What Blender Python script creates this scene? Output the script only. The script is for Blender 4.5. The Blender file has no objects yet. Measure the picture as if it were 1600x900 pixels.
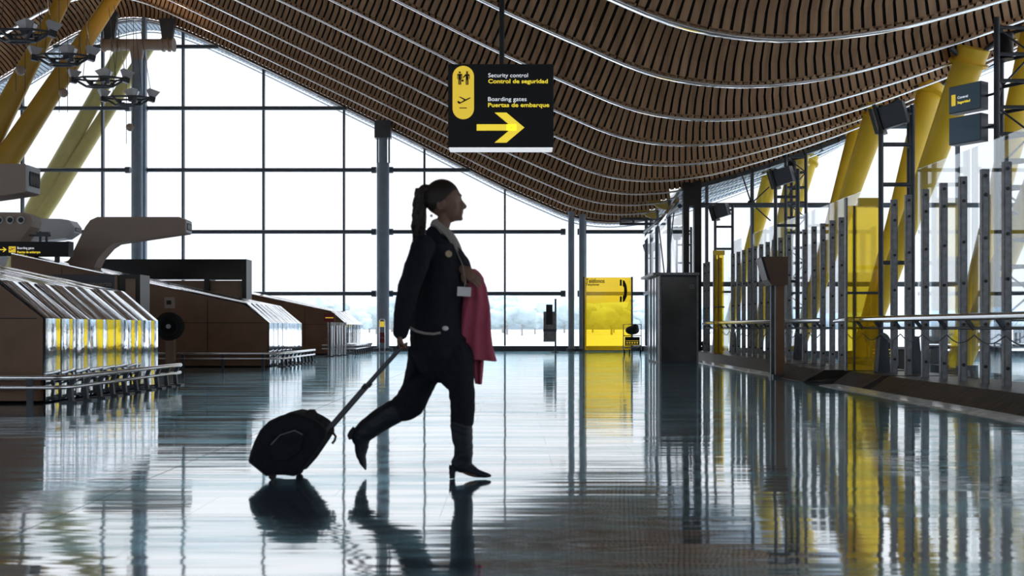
import bpy, bmesh, math, random
from mathutils import Vector, Matrix, noise
random.seed(7)
C = bpy.context.scene.collection
S = bpy.context.scene
EYE = 0.89
F = 1600.0
HZ = 512.0
def W(px, py, Y):
    return Vector(((px-800)*Y/F, Y, EYE+(HZ-py)*Y/F))
# ------------------------------------------------------------------ materials
def mat(name, col, rough=.5, metal=0., spec=.5, var=0., vscale=8., bump=0., bscale=40., coat=0., emis=None, estr=0.):
    m = bpy.data.materials.new(name); m.use_nodes = True
    nt = m.node_tree; b = nt.nodes['Principled BSDF']
    b.inputs['Base Color'].default_value = (*col, 1)
    b.inputs['Roughness'].default_value = rough
    b.inputs['Metallic'].default_value = metal
    b.inputs['Specular IOR Level'].default_value = spec
    b.inputs['Coat Weight'].default_value = coat
    if emis:
        b.inputs['Emission Color'].default_value = (*emis, 1); b.inputs['Emission Strength'].default_value = estr
    if var or bump:
        tc = nt.nodes.new('ShaderNodeTexCoord')
    if var:
        n = nt.nodes.new('ShaderNodeTexNoise'); n.inputs['Scale'].default_value = vscale; n.inputs['Detail'].default_value = 5
        r = nt.nodes.new('ShaderNodeValToRGB')
        r.color_ramp.elements[0].position = .3; r.color_ramp.elements[1].position = .7
        r.color_ramp.elements[0].color = (*[c*(1-var) for c in col], 1)
        r.color_ramp.elements[1].color = (*[min(1, c*(1+var)) for c in col], 1)
        nt.links.new(tc.outputs['Object'], n.inputs['Vector']); nt.links.new(n.outputs['Fac'], r.inputs['Fac'])
        nt.links.new(r.outputs['Color'], b.inputs['Base Color'])
    if bump:
        n2 = nt.nodes.new('ShaderNodeTexNoise'); n2.inputs['Scale'].default_value = bscale; n2.inputs['Detail'].default_value = 4
        bp = nt.nodes.new('ShaderNodeBump'); bp.inputs['Strength'].default_value = 1; bp.inputs['Distance'].default_value = bump
        nt.links.new(tc.outputs['Object'], n2.inputs['Vector']); nt.links.new(n2.outputs['Fac'], bp.inputs['Height'])
        nt.links.new(bp.outputs['Normal'], b.inputs['Normal'])
    return m
def glass(name, tint, refl=.12, rough=.01, fres=True):
    m = bpy.data.materials.new(name); m.use_nodes = True
    nt = m.node_tree; nt.nodes.clear()
    o = nt.nodes.new('ShaderNodeOutputMaterial'); mx = nt.nodes.new('ShaderNodeMixShader')
    t = nt.nodes.new('ShaderNodeBsdfTransparent'); t.inputs['Color'].default_value = (*tint, 1)
    g = nt.nodes.new('ShaderNodeBsdfGlossy'); g.inputs['Roughness'].default_value = rough; g.inputs['Color'].default_value = (.95, .97, 1, 1)
    lw = nt.nodes.new('ShaderNodeFresnel'); lw.inputs['IOR'].default_value = 1.5
    ma = nt.nodes.new('ShaderNodeMath'); ma.operation = 'MULTIPLY_ADD'; ma.inputs[1].default_value = float(fres); ma.inputs[2].default_value = refl
    ma.use_clamp = True
    nt.links.new(lw.outputs[0], ma.inputs[0]); nt.links.new(ma.outputs[0], mx.inputs[0])
    nt.links.new(t.outputs[0], mx.inputs[1]); nt.links.new(g.outputs[0], mx.inputs[2]); nt.links.new(mx.outputs[0], o.inputs[0])
    return m
M = {}
M['steel'] = mat('blue_grey_steel', (.22, .29, .37), .45, 0, .5, .1, 3)
M['frame'] = mat('window_frame_steel', (.065, .09, .12), .45, 0, .5, .1, 3)
M['dsteel'] = mat('dark_steel', (.055, .066, .082), .45, .2, .5, .15, 4)
M['gsteel'] = mat('galvanised_steel', (.215, .22, .23), .45, .6, .5, .25, 14)
M['polished'] = mat('polished_steel', (.80, .83, .87), .13, 1)
M['mirror'] = mat('mirror_steel', (.82, .85, .90), .05, 1, .5, 0, 0, .0012, 5)
M['brown'] = mat('brown_laminate', (.185, .104, .063), .42, 0, .4, .12, 2.5)
M['brown2'] = mat('light_brown_panel', (.24, .165, .12), .5, 0, .4, .1, 3)
M['taupe'] = mat('taupe_duct_paint', (.34, .27, .225), .5, 0, .4, .06, 2)
M['black'] = mat('black_panel', (.008, .009, .011), .35, 0, .4, .2, 3)
M['blackgloss'] = mat('glossy_black_glass', (.055, .062, .072), .15, 0, .6, .3, 2)
M['signblack'] = mat('sign_black', (.010, .011, .013), .5, 0, .3)
M['signyellow'] = mat('sign_yellow', (.83, .60, .06), .5, emis=(.83, .58, .05), estr=.62)
M['signtexty'] = mat('sign_yellow_text', (.9, .70, .05), .5, emis=(.92, .70, .05), estr=.7)
M['signwhite'] = mat('sign_white_text', (.8, .8, .8), .5, emis=(.82, .87, .95), estr=.75)
M['white'] = mat('white_paint', (.75, .76, .77), .4)
M['yellow'] = mat('yellow_paint', (.85, .58, .035), .4, 0, .5, .08, 1.2)
M['ochre'] = mat('backlit_yellow_paint', (.42, .26, .03), .4, 0, .5, .08, 1.2)  # strut yellow darkened in colour, standing in for backlight on the left pair
M['oliv2'] = mat('olive_paint', (.42, .36, .13), .5, 0, .4, .1, 1.2)
M['olive'] = mat('ochre_paint', (.42, .30, .06), .45, 0, .5, .1, 1.5)
M['struct_white'] = mat('pale_metal', (.5, .52, .55), .5, .2)
M['red'] = mat('red_sign', (.22, .02, .03), .5)
M['glass'] = glass('clear_glazing', (.98, .99, 1), .0, .01, .4)
M['screen'] = glass('screen_glass', (.965, .99, .995), .0, .01, .4)
M['soffit'] = mat('daylit_soffit_slats', (.42, .50, .58), .5, 0, .5, .1, 3)  # same roof slats, paled bluish to stand for daylight outside the glass
M['soffit_gap'] = mat('soffit_gap', (.10, .13, .16), .8)
M['apron'] = mat('apron_concrete', (.66, .65, .63), .9, 0, .2, .08, .05)
M['leaf'] = mat('haze_pale_foliage', (.46, .54, .56), .9, 0, .1, .2, .4)  # distance haze is put into this pale foliage colour
M['bark'] = mat('bark', (.4, .38, .36), .9)
M['stone'] = mat('dark_kerb_stone', (.055, .045, .040), .38, 0, .5, .45, 5, .01, 9)
M['rubber'] = mat('rubber', (.015, .016, .018), .7)
M['rooftop'] = mat('roof_backing', (.012, .011, .010), .9)
M['wallm'] = mat('dark_wall', (.05, .05, .055), .8, 0, .2, .1, 1)
# translucent yellow glass
def yglass():
    m = bpy.data.materials.new('yellow_glass'); m.use_nodes = True
    nt = m.node_tree; nt.nodes.clear()
    o = nt.nodes.new('ShaderNodeOutputMaterial')
    t = nt.nodes.new('ShaderNodeBsdfTransparent'); t.inputs['Color'].default_value = (.965, .82, .20, 1)
    d = nt.nodes.new('ShaderNodeBsdfTranslucent'); d.inputs['Color'].default_value = (.95, .66, .04, 1)
    g = nt.nodes.new('ShaderNodeBsdfGlossy'); g.inputs['Roughness'].default_value = .08
    m1 = nt.nodes.new('ShaderNodeMixShader'); m1.inputs[0].default_value = .25
    m2 = nt.nodes.new('ShaderNodeMixShader'); m2.inputs[0].default_value = .05
    nt.links.new(t.outputs[0], m1.inputs[1]); nt.links.new(d.outputs[0], m1.inputs[2])
    nt.links.new(m1.outputs[0], m2.inputs[1]); nt.links.new(g.outputs[0], m2.inputs[2]); nt.links.new(m2.outputs[0], o.inputs[0])
    return m
M['yglass'] = yglass()
# bamboo slats
def bamboo():
    m = mat('bamboo_slats', (.34, .20, .12), .5, 0, .35)
    nt = m.node_tree; b = nt.nodes['Principled BSDF']
    tc = nt.nodes.new('ShaderNodeTexCoord'); mp = nt.nodes.new('ShaderNodeMapping'); mp.inputs['Scale'].default_value = (6.45, .36, .2)
    n = nt.nodes.new('ShaderNodeTexNoise'); n.inputs['Scale'].default_value = 1; n.inputs['Detail'].default_value = 3
    r = nt.nodes.new('ShaderNodeValToRGB')
    r.color_ramp.elements[0].position = .3; r.color_ramp.elements[1].position = .75
    r.color_ramp.elements[0].color = (.33, .195, .105, 1); r.color_ramp.elements[1].color = (.62, .385, .215, 1)
    nt.links.new(tc.outputs['Object'], mp.inputs['Vector']); nt.links.new(mp.outputs[0], n.inputs['Vector'])
    nt.links.new(n.outputs['Fac'], r.inputs['Fac']); nt.links.new(r.outputs[0], b.inputs['Base Color'])
    return m
M['bamboo'] = bamboo()
# polished stone floor
def floormat():
    m = bpy.data.materials.new('polished_stone_floor'); m.use_nodes = True
    nt = m.node_tree; nt.nodes.clear(); N = nt.nodes.new; L = nt.links.new
    o = N('ShaderNodeOutputMaterial'); geo = N('ShaderNodeTexCoord')
    n1 = N('ShaderNodeTexNoise'); n1.inputs['Scale'].default_value = 1.0; n1.inputs['Detail'].default_value = 1.5
    mp = N('ShaderNodeMapping'); mp.inputs['Scale'].default_value = (.9, 2.0, 1)
    L(geo.outputs['Object'], mp.inputs['Vector']); L(mp.outputs[0], n1.inputs['Vector'])
    b1 = N('ShaderNodeBump'); b1.inputs['Strength'].default_value = 1; b1.inputs['Distance'].default_value = .0032
    L(n1.outputs['Fac'], b1.inputs['Height'])
    n2 = N('ShaderNodeTexNoise'); n2.inputs['Scale'].default_value = 1; n2.inputs['Detail'].default_value = 2
    mp2 = N('ShaderNodeMapping'); mp2.inputs['Scale'].default_value = (.22, 11, 1)
    L(geo.outputs['Object'], mp2.inputs['Vector']); L(mp2.outputs[0], n2.inputs['Vector'])
    b2 = N('ShaderNodeBump'); b2.inputs['Strength'].default_value = 1; b2.inputs['Distance'].default_value = .0014
    L(n2.outputs['Fac'], b2.inputs['Height']); L(b1.outputs[0], b2.inputs['Normal'])
    # slab joints
    br = N('ShaderNodeTexBrick'); br.offset = .5; br.inputs['Scale'].default_value = 1
    br.inputs['Mortar Size'].default_value = .0025; br.inputs['Brick Width'].default_value = 1.2; br.inputs['Row Height'].default_value = .6
    br.inputs['Color1'].default_value = (1, 1, 1, 1); br.inputs['Color2'].default_value = (.97, .97, .97, 1); br.inputs['Mortar'].default_value = (.82, .82, .82, 1)
    mp3 = N('ShaderNodeMapping'); mp3.inputs['Location'].default_value = (.94, 0, 0)
    L(geo.outputs['Object'], mp3.inputs['Vector']); L(mp3.outputs[0], br.inputs['Vector'])
    # long expansion joint at x=-2.14
    sx = N('ShaderNodeSeparateXYZ'); L(geo.outputs['Object'], sx.inputs[0])
    a1 = N('ShaderNodeMath'); a1.operation = 'ADD'; a1.inputs[1].default_value = 2.14; L(sx.outputs['X'], a1.inputs[0])
    a2 = N('ShaderNodeMath'); a2.operation = 'ABSOLUTE'; L(a1.outputs[0], a2.inputs[0])
    a3 = N('ShaderNodeMath'); a3.operation = 'GREATER_THAN'; a3.inputs[1].default_value = .005; L(a2.outputs[0], a3.inputs[0])
    a4 = N('ShaderNodeMath'); a4.operation = 'MULTIPLY_ADD'; a4.inputs[1].default_value = .6; a4.inputs[2].default_value = .4; L(a3.outputs[0], a4.inputs[0])
    mc = N('ShaderNodeMixRGB'); mc.blend_type = 'MULTIPLY'; mc.inputs[0].default_value = 1; L(br.outputs['Color'], mc.inputs[1]); L(a4.outputs[0], mc.inputs[2])
    mg = N('ShaderNodeMixRGB'); mg.blend_type = 'MULTIPLY'; mg.inputs[0].default_value = 1; mg.inputs[2].default_value = (.99, 1.0, 1.0, 1); L(mc.outputs[0], mg.inputs[1])
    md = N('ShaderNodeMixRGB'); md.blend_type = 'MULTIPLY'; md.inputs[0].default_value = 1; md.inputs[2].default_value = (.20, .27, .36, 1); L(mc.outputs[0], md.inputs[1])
    g = N('ShaderNodeBsdfGlossy'); g.inputs['Roughness'].default_value = .045; L(mg.outputs[0], g.inputs['Color']); L(b2.outputs[0], g.inputs['Normal'])
    d = N('ShaderNodeBsdfDiffuse'); L(md.outputs[0], d.inputs['Color'])
    lw = N('ShaderNodeLayerWeight'); lw.inputs['Blend'].default_value = .5
    mr = N('ShaderNodeMapRange'); mr.inputs['From Min'].default_value = .3; mr.inputs['From Max'].default_value = .95; mr.inputs['To Min'].default_value = .7; mr.inputs['To Max'].default_value = .93
    L(lw.outputs['Facing'], mr.inputs['Value'])
    mx = N('ShaderNodeMixShader'); L(mr.outputs[0], mx.inputs[0]); g2 = N('ShaderNodeBsdfGlossy'); g2.inputs['Roughness'].default_value = .24; g2.inputs['Color'].default_value = (.48, .86, 1, 1); L(b1.outputs[0], g2.inputs['Normal'])  # second lobe tinted blue: streaks of bluish light put into its colour
    gm = N('ShaderNodeMixShader')
    n3 = N('ShaderNodeTexNoise'); n3.inputs['Scale'].default_value = 1; n3.inputs['Detail'].default_value = 4; n3.inputs['Roughness'].default_value = .7
    mp4 = N('ShaderNodeMapping'); mp4.inputs['Scale'].default_value = (.28, 3.2, 1); mp4.inputs['Location'].default_value = (3, 1, 0)
    L(geo.outputs['Object'], mp4.inputs['Vector']); L(mp4.outputs[0], n3.inputs['Vector'])
    m3 = N('ShaderNodeMapRange'); m3.inputs['From Min'].default_value = .44; m3.inputs['From Max'].default_value = .66; m3.inputs['To Min'].default_value = .07; m3.inputs['To Max'].default_value = .5
    L(n3.outputs['Fac'], m3.inputs['Value']); L(m3.outputs[0], gm.inputs[0]); L(g.outputs[0], gm.inputs[1]); L(g2.outputs[0], gm.inputs[2])
    L(d.outputs[0], mx.inputs[1]); L(gm.outputs[0], mx.inputs[2]); L(mx.outputs[0], o.inputs[0])
    return m
M['floor'] = floormat()
# ------------------------------------------------------------------ mesh builder
class MB:
    def __init__(s): s.v = []; s.f = []; s.sm = []
    def add(s, vs, fs, smooth=False):
        o = len(s.v); s.v += [Vector(v) for v in vs]; s.f += [tuple(i+o for i in f) for f in fs]; s.sm += [smooth]*len(fs); return s
    def box(s, x0, x1, y0, y1, z0, z1):
        return s.add([(x0,y0,z0),(x1,y0,z0),(x1,y1,z0),(x0,y1,z0),(x0,y0,z1),(x1,y0,z1),(x1,y1,z1),(x0,y1,z1)],
            [(0,3,2,1),(4,5,6,7),(0,1,5,4),(1,2,6,5),(2,3,7,6),(3,0,4,7)])
    def obox(s, c, size, mtx):
        a, b, d = [k/2 for k in size]; c = Vector(c)
        vs = [c + mtx @ Vector((x*a, y*b, z*d)) for x, y, z in ((-1,-1,-1),(1,-1,-1),(1,1,-1),(-1,1,-1),(-1,-1,1),(1,-1,1),(1,1,1),(-1,1,1))]
        return s.add(vs, [(0,3,2,1),(4,5,6,7),(0,1,5,4),(1,2,6,5),(2,3,7,6),(3,0,4,7)])
    def bar(s, a, b, w, h):
        a = Vector(a); b = Vector(b); d = (b-a); L = d.length; d.normalize()
        up = Vector((0,0,1)) if abs(d.z) < .95 else Vector((0,1,0))
        sd = d.cross(up).normalized(); u = sd.cross(d)
        m = Matrix((sd, d, u)).transposed()
        return s.obox((a+b)/2, (w, L, h), m)
    def prism(s, poly, y0, y1, smooth=False):      # polygon in XZ, extruded along Y
        n = len(poly)
        vs = [(x, y0, z) for x, z in poly] + [(x, y1, z) for x, z in poly]
        fs = [tuple(range(n)), tuple(range(2*n-1, n-1, -1))]
        s.add(vs, fs)
        return s.add(vs, [(i, i+n, (i+1) % n + n, (i+1) % n) for i in range(n)], smooth)
    def prismx(s, poly, x0, x1):                  # polygon in YZ, extruded along X
        n = len(poly)
        vs = [(x0, y, z) for y, z in poly] + [(x1, y, z) for y, z in poly]
        return s.add(vs, [tuple(range(n)), tuple(range(2*n-1, n-1, -1))] + [(i, i+n, (i+1) % n + n, (i+1) % n) for i in range(n)])
    def tube(s, pts, r, n=10, cap=True, r2=None):
        pts = [Vector(p) for p in pts]; k = len(pts)
        rs = r if isinstance(r, (list, tuple)) else [r]*k
        vs = []; pu = None
        for i, p in enumerate(pts):
            d = (pts[min(i+1, k-1)] - pts[max(i-1, 0)]).normalized()
            if pu is None:
                pu = Vector((0,0,1)) if abs(d.z) < .9 else Vector((0,1,0))
            sd = d.cross(pu)
            if sd.length < 1e-4: sd = d.orthogonal()
            sd.normalize(); u = sd.cross(d).normalized(); pu = u
            for j in range(n):
                a = 2*math.pi*j/n
                vs.append(p + sd*math.cos(a)*rs[i] + u*math.sin(a)*(rs[i] if r2 is None else r2[i]))
        fs = [(i*n+j, i*n+(j+1) % n, (i+1)*n+(j+1) % n, (i+1)*n+j) for i in range(k-1) for j in range(n)]
        s.add(vs, fs, True)
        if cap: s.add(vs[:n], [tuple(range(n-1, -1, -1))]); s.add(vs[-n:], [tuple(range(n))])
        return s
    def sphere(s, c, r, n=12, m=8, sc=(1,1,1), rot=None):
        c = Vector(c); vs = []; fs = []
        for i in range(m+1):
            t = math.pi*i/m
            for j in range(n):
                a = 2*math.pi*j/n
                p = Vector((math.sin(t)*math.cos(a)*sc[0], math.sin(t)*math.sin(a)*sc[1], math.cos(t)*sc[2]))*r
                if rot: p = rot @ p
                vs.append(c+p)
        for i in range(m):
            for j in range(n): fs.append((i*n+j, (i+1)*n+j, (i+1)*n+(j+1) % n, i*n+(j+1) % n))
        return s.add(vs, fs, True)
    def lathe(s, c, prof, n=20):
        vs = [Vector(c)+Vector((r*math.cos(2*math.pi*j/n), r*math.sin(2*math.pi*j/n), z)) for r, z in prof for j in range(n)]
        k = len(prof)
        s.add(vs, [(i*n+j, i*n+(j+1) % n, (i+1)*n+(j+1) % n, (i+1)*n+j) for i in range(k-1) for j in range(n)], True)
        s.add(vs[:n], [tuple(range(n-1,-1,-1))]); return s.add(vs[-n:], [tuple(range(n))])
    def build(s, name, material, parent=None, bevel=0, origin=None, merge=False):
        me = bpy.data.meshes.new(name)
        if origin is None:
            if parent is not None: origin = parent['_o'] if '_o' in parent else (0,0,0)
            else:
                xs = [v.x for v in s.v]; ys = [v.y for v in s.v]; zs = [v.z for v in s.v]
                origin = ((min(xs)+max(xs))/2, (min(ys)+max(ys))/2, min(zs))
        o3 = Vector(origin)
        me.from_pydata([v-o3 for v in s.v], [], s.f)
        me.polygons.foreach_set('use_smooth', s.sm)
        bm = bmesh.new(); bm.from_mesh(me)
        if merge: bmesh.ops.remove_doubles(bm, verts=bm.verts, dist=1e-5)
        bmesh.ops.recalc_face_normals(bm, faces=bm.faces); bm.to_mesh(me); bm.free()
        me.materials.append(material)
        o = bpy.data.objects.new(name, me); C.objects.link(o)
        if parent is not None: o.parent = parent; o['_o'] = tuple(o3)
        else: o.location = o3; o['_o'] = tuple(o3)
        if bevel:
            b = o.modifiers.new('bevel', 'BEVEL'); b.width = bevel; b.segments = 2; b.limit_method = 'ANGLE'; b.angle_limit = .6
        return o
def tag(o, label=None, cat=None, group=None, kind=None):
    if label: o['label'] = label
    if cat: o['category'] = cat
    if group: o['group'] = group
    if kind: o['kind'] = kind
    return o
def empty(name, loc, label=None, cat=None, group=None, kind=None):
    o = bpy.data.objects.new(name, None); C.objects.link(o); o.location = loc; o['_o'] = tuple(loc); o.empty_display_size = .1
    return tag(o, label, cat, group, kind)
def copy_tree(o, parent=None):
    c = o.copy(); C.objects.link(c)
    if parent is not None: c.parent = parent
    for ch in [k for k in ALL(o)]: copy_tree(ch, c)
    return c
def ALL(o): return list(o.children)
def text(s, h, loc, material, parent, name='lettering', bold=0., rotz=0., sx=1.):
    """lettering whose baseline starts at loc, capital height h, facing -Y (rotated by rotz about Z)"""
    cu = bpy.data.curves.new('t', 'FONT'); cu.body = s; cu.size = h/.70; cu.extrude = .0015; cu.offset = bold*h; cu.resolution_u = 4
    ob = bpy.data.objects.new('t', cu); C.objects.link(ob)
    dg = bpy.context.evaluated_depsgraph_get(); dg.update()
    me = bpy.data.meshes.new_from_object(ob.evaluated_get(dg))
    bpy.data.objects.remove(ob); bpy.data.curves.remove(cu)
    R = Matrix.Rotation(rotz, 4, 'Z') @ Matrix.Rotation(math.pi/2, 4, 'X') @ Matrix.Diagonal((sx, 1, 1, 1))
    o3 = Vector(parent['_o']) if parent is not None and '_o' in parent else Vector((0,0,0))
    me.transform(Matrix.Translation(Vector(loc)-o3) @ R)
    me.materials.clear(); me.materials.append(material)
    o = bpy.data.objects.new(name, me); C.objects.link(o); o.parent = parent; o['_o'] = tuple(o3)
    return o
# ------------------------------------------------------------------ roof profile
RP = [(-28,5.3),(-24.5,7.3),(-22,8.95),(-19.6,10.4),(-17.8,11.5),(-16.2,12.35),(-14.6,12.72),(-13.2,12.5),(-11.5,11.8),(-9,10.62),(-6.56,9.43),(-4.2,8.27),
      (-1.8,7.05),(-.25,6.27),(1.15,5.64),(2.3,5.17),(3.3,4.98),(4.3,4.97),(5.4,5.12),(6.4,5.38),(7.2,5.62),(8,5.88),(9.6,6.47),(11,7.09),(12.7,7.95),(14,8.65),(15.4,9.3),(18,10.4),(22,11.6)]
def RZ(x):
    n = len(RP)
    for i in range(n-1):
        if x <= RP[i+1][0] or i == n-2: break
    def sl(k):
        if k == 0: return (RP[1][1]-RP[0][1])/(RP[1][0]-RP[0][0])
        if k == n-1: return (RP[-1][1]-RP[-2][1])/(RP[-1][0]-RP[-2][0])
        return (RP[k+1][1]-RP[k-1][1])/(RP[k+1][0]-RP[k-1][0])
    x0, z0 = RP[i]; x1, z1 = RP[i+1]; h = x1-x0; t = (x-x0)/h
    return (2*t**3-3*t*t+1)*z0 + (t**3-2*t*t+t)*h*sl(i) + (-2*t**3+3*t*t)*z1 + (t**3-t*t)*h*sl(i+1)
def RN(x):
    d = (RZ(x+.05)-RZ(x-.05))/.1; l = math.hypot(1, d); return (-d/l, 1/l), (1/l, d/l)
XL, XR = -26.0, 17.5
YF = 39.3; YR = 30.8; XC = 5.15
strips = [14.35-2.75*3+2.75*k for k in range(0, 13)]      # 6.1 ... 39.1
strips = [14.35+2.75*k - 8.25 for k in range(13)]
strips[-1] = YF-.12
def arclen_positions(pitch, xa, xb):
    out = []; x = xa
    while x < xb:
        out.append(x); _, t = RN(x); x += pitch*t[0]
    return out
xs_all = arclen_positions(.155, XL, XR)
ceil_root = empty('ceiling', (0, 0, 0), kind='structure')
ceil_root['_o'] = (0,0,0)
# backing above slats
mb = MB(); xsb = [XL+i*(XR-XL)/90 for i in range(91)]
vs = []; 
for x in xsb:
    n, t = RN(x)
    for off in (1.05, 1.25): 
        for y in (-9, 40.9): vs.append((x+n[0]*off, y, RZ(x)+n[1]*off))
fs = []
for i in range(90):
    a = i*4; b = a+4
    fs += [(a,a+1,b+1,b), (a+2,b+2,b+3,a+3), (a,b,b+2,a+2), (a+1,a+3,b+3,b+1)]
fs += [(0,2,3,1), (360,361,363,362)]
mb.add(vs, fs); mb.build('roof_deck', M['rooftop'], ceil_root)
# unseen plain soffit behind the camera, added to block skylight
mb = MB(); vs = []
for x in xsb:
    n, t = RN(x)
    for off in (0, .1):
        for y in (-9, strips[0]): vs.append((x+n[0]*off, y, RZ(x)+n[1]*off))
mb.add(vs, fs[:]); mb.build('soffit_panel', M['rooftop'], ceil_root)
HARCH = .80; SEG = 9
def bay(y0, y1, xa, xb, name, material, h, w=.105, seg=SEG):
    vs = []; fs = []; sm = []
    for x in xs_all:
        if x < xa or x > xb: continue
        n, t = RN(x); z = RZ(x)
        for i in range(seg+1):
            a = math.pi*i/seg
            yy = (y0+y1)/2 - (y1-y0)/2*.97*math.cos(a); hh = h*math.sin(a) + .03
            for sx, th in ((-w/2, 0), (w/2, 0), (w/2, .02), (-w/2, .02)):
                vs.append((x+n[0]*(hh+th)+t[0]*sx, yy, z+n[1]*(hh+th)+t[1]*sx))
        b = len(vs)-(seg+1)*4
        for i in range(seg):
            p = b+i*4; q = p+4
            for k in range(4): fs.append((p+k, p+(k+1) % 4, q+(k+1) % 4, q+k))
    mb = MB(); mb.add(vs, fs, False); mb.build(name, material, ceil_root)
    # dark lining right behind the slats
    n_ = int((xb-xa)/.35); vs = []; fs = []; off0 = .03+.02+.012
    for i in range(n_+1):
        x = xa+(xb-xa)*i/n_; n, t = RN(x); z = RZ(x)
        for off in (0, .015):
            for q in range(seg+1):
                a = math.pi*q/seg; yy = (y0+y1)/2 - ((y1-y0)/2*.97+(.014 if h > .3 else 0)+off)*math.cos(a); hh = h*math.sin(a)+off0+off
                vs.append((x+n[0]*hh, yy, z+n[1]*hh))
    m_ = 2*(seg+1); ring = list(range(seg+1))+list(range(2*seg+1, seg, -1))
    for i in range(n_):
        for q in range(m_):
            a = ring[q]; b = ring[(q+1) % m_]; fs.append((i*m_+a, i*m_+b, (i+1)*m_+b, (i+1)*m_+a))
    mb = MB(); mb.add(vs, fs, False); mb.build('bay_lining', M['rooftop'] if h > .3 else M['soffit_gap'], ceil_root)
for k in range(len(strips)-1):
    y0, y1 = strips[k], strips[k+1]
    xr = XR
    if y0 >= 30.5: xr = XC+.05
    o = bay(y0, y1, XL, xr, 'slat_bay', M['bamboo'], HARCH)
# continuation of the roof outside the glass
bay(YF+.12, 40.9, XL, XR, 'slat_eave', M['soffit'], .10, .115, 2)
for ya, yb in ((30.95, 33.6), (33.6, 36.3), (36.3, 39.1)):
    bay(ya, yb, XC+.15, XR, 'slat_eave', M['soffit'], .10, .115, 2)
# steel strips
def sweep_strip(y, xa, xb, name, material, w=.25, d=-.03, lip=True):
    n = max(8, int((xb-xa)/.3)); vs = []; prof = []
    for j in range(9):
        a = j/8; prof.append((w*(a-.5), -.080+.5*.29*w*a*a))
    prof = [(-w/2, d)] + prof + [(w/2, d)]
    m = len(prof)
    for i in range(n+1):
        x = xa+(xb-xa)*i/n; nn, t = RN(x); z = RZ(x)
        for py, pz in prof: vs.append((x+nn[0]*pz, y+py, z+nn[1]*pz))
    fs = [(i*m+j, i*m+(j+1) % m, (i+1)*m+(j+1) % m, (i+1)*m+j) for i in range(n) for j in range(m)]
    mb = MB(); mb.add(vs, fs, True)
    mb.add(vs[:m], [tuple(range(m))]); mb.add(vs[-m:], [tuple(range(m))])
    return mb.build(name, material, ceil_root)
M['strip'] = mat('bright_steel_strip', (.95, .96, .98), .09, .8)
M['lip'] = mat('yellow_edge_trim', (.55, .40, .05), .5)
for k, y in enumerate(strips):
    xr = XR if y < 31 else XC-.1
    if k == 9: xr = XR
    sweep_strip(y, XL, xr, 'beam_strip', M['strip'])
    # side edge web
for y in (33.6, 36.3, 40.9):
    sweep_strip(y, XC+.2, XR, 'beam_strip', M['strip'])
sweep_strip(40.9, XL, XC+.2, 'beam_strip', M['strip'], .14)
# ochre end plates on the strips that stop at the inner corner
for y in strips[10:12]:
    mb = MB(); z = RZ(XC)
    mb.prism([(XC-.75, z-.02), (XC-.05, z-.02), (XC-.02, z-.32), (XC-.25, z-.3)], y-.06, y+.0)
    mb.build('end_plate', M['olive'], ceil_root)
# ------------------------------------------------------------------ shell
fl = MB().box(XL, XR, -9, YF+.1, -.15, 0).build('floor', M['floor'], origin=(0,0,0)); tag(fl, kind='structure')
wl = MB().box(XL-.3, XL, -9, YF+.1, -.15, 1.0).build('wall_left', M['wallm']); tag(wl, kind='structure')
wb = MB().box(XL-.3, XR+.3, -9.3, -9, -.15, 3.0).build('wall_back', M['wallm']); tag(wb, kind='structure')  # unseen; solid low part shaped to keep light off the woman's front
ap = MB().box(-600, 600, YF+.25, 900, -.5, -.3).build('ground', M['apron'], origin=(0,40,-.5)); tag(ap, kind='structure')
ap2 = MB().box(XR+.3, 300, -9, YF+.25, -.5, -.3).build('ground', M['apron'], origin=(20,0,-.5)); tag(ap2, kind='structure')
TZ = [2.19, 4.55, 6.91, 9.27, 11.62]
def xrange_under(z, xa, xb):           # x intervals where roof is above z
    out = []; st = None; x = xa
    while x <= xb:
        ok = RZ(x) > z+.05
        if ok and st is None: st = x
        if not ok and st is not None: out.append((st, x)); st = None
        x += .05
    if st is not None: out.append((st, xb))
    return out
def facade(name, y, xa, xb, mull, cols):
    root = empty(name, ((xa+xb)/2, y, 0), kind='structure')
    mb = MB(); n = int((xb-xa)/.5)
    xs = [xa+(xb-xa)*i/n for i in range(n+1)]
    vs = [(x, yy, z) for x in xs for yy, z in ((y-.01, .2), (y+.01, .2), (y+.01, RZ(x)+.1), (y-.01, RZ(x)+.1))]
    fs = [(i*4+k, i*4+(k+1) % 4, i*4+4+(k+1) % 4, i*4+4+k) for i in range(n) for k in range(4)]
    mb.add(vs, fs); mb.build('pane', M['glass'], root)
    for x in mull:
        MB().box(x-.035, x+.035, y-.1, y+.08, .2, RZ(x)+.06).build('mullion', M['frame'], root)
    for z in TZ:
        for a, b in xrange_under(z, xa, xb):
            cuts = sorted([c for c in cols if a < c < b]); segs = []; p = a
            for c in cuts: segs.append((p, c-.32)); p = c+.32
            segs.append((p, b))
            for s0, s1 in segs:
                if s1-s0 < .3: continue
                m = MB().tube([(s0, y-.2, z), (s1, y-.2, z)], .075, 10)
                for e in (s0, s1):
                    if any(abs(abs(e-c)-.32) < .01 for c in cols): m.tube([(e-.09, y-.2, z), (e+.09, y-.2, z)], .12, 12)
                m.build('transom', M['frame'], root)
    # edge frame under roof
    m = MB()
    for i in range(n):
        x0, x1 = xs[i], xs[i+1]; m.bar((x0-.02, y, RZ(x0)-.03), (x1+.02, y, RZ(x1)-.03), .22, .12)
    m.build('head_frame', M['dsteel'], root)
    MB().box(xa, xb, y-.12, y+.12, 0, .19).build('base_sill', M['dsteel'], root)
    return root
X0 = (286.5-800)*YF/F; DX = 3.085
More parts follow.
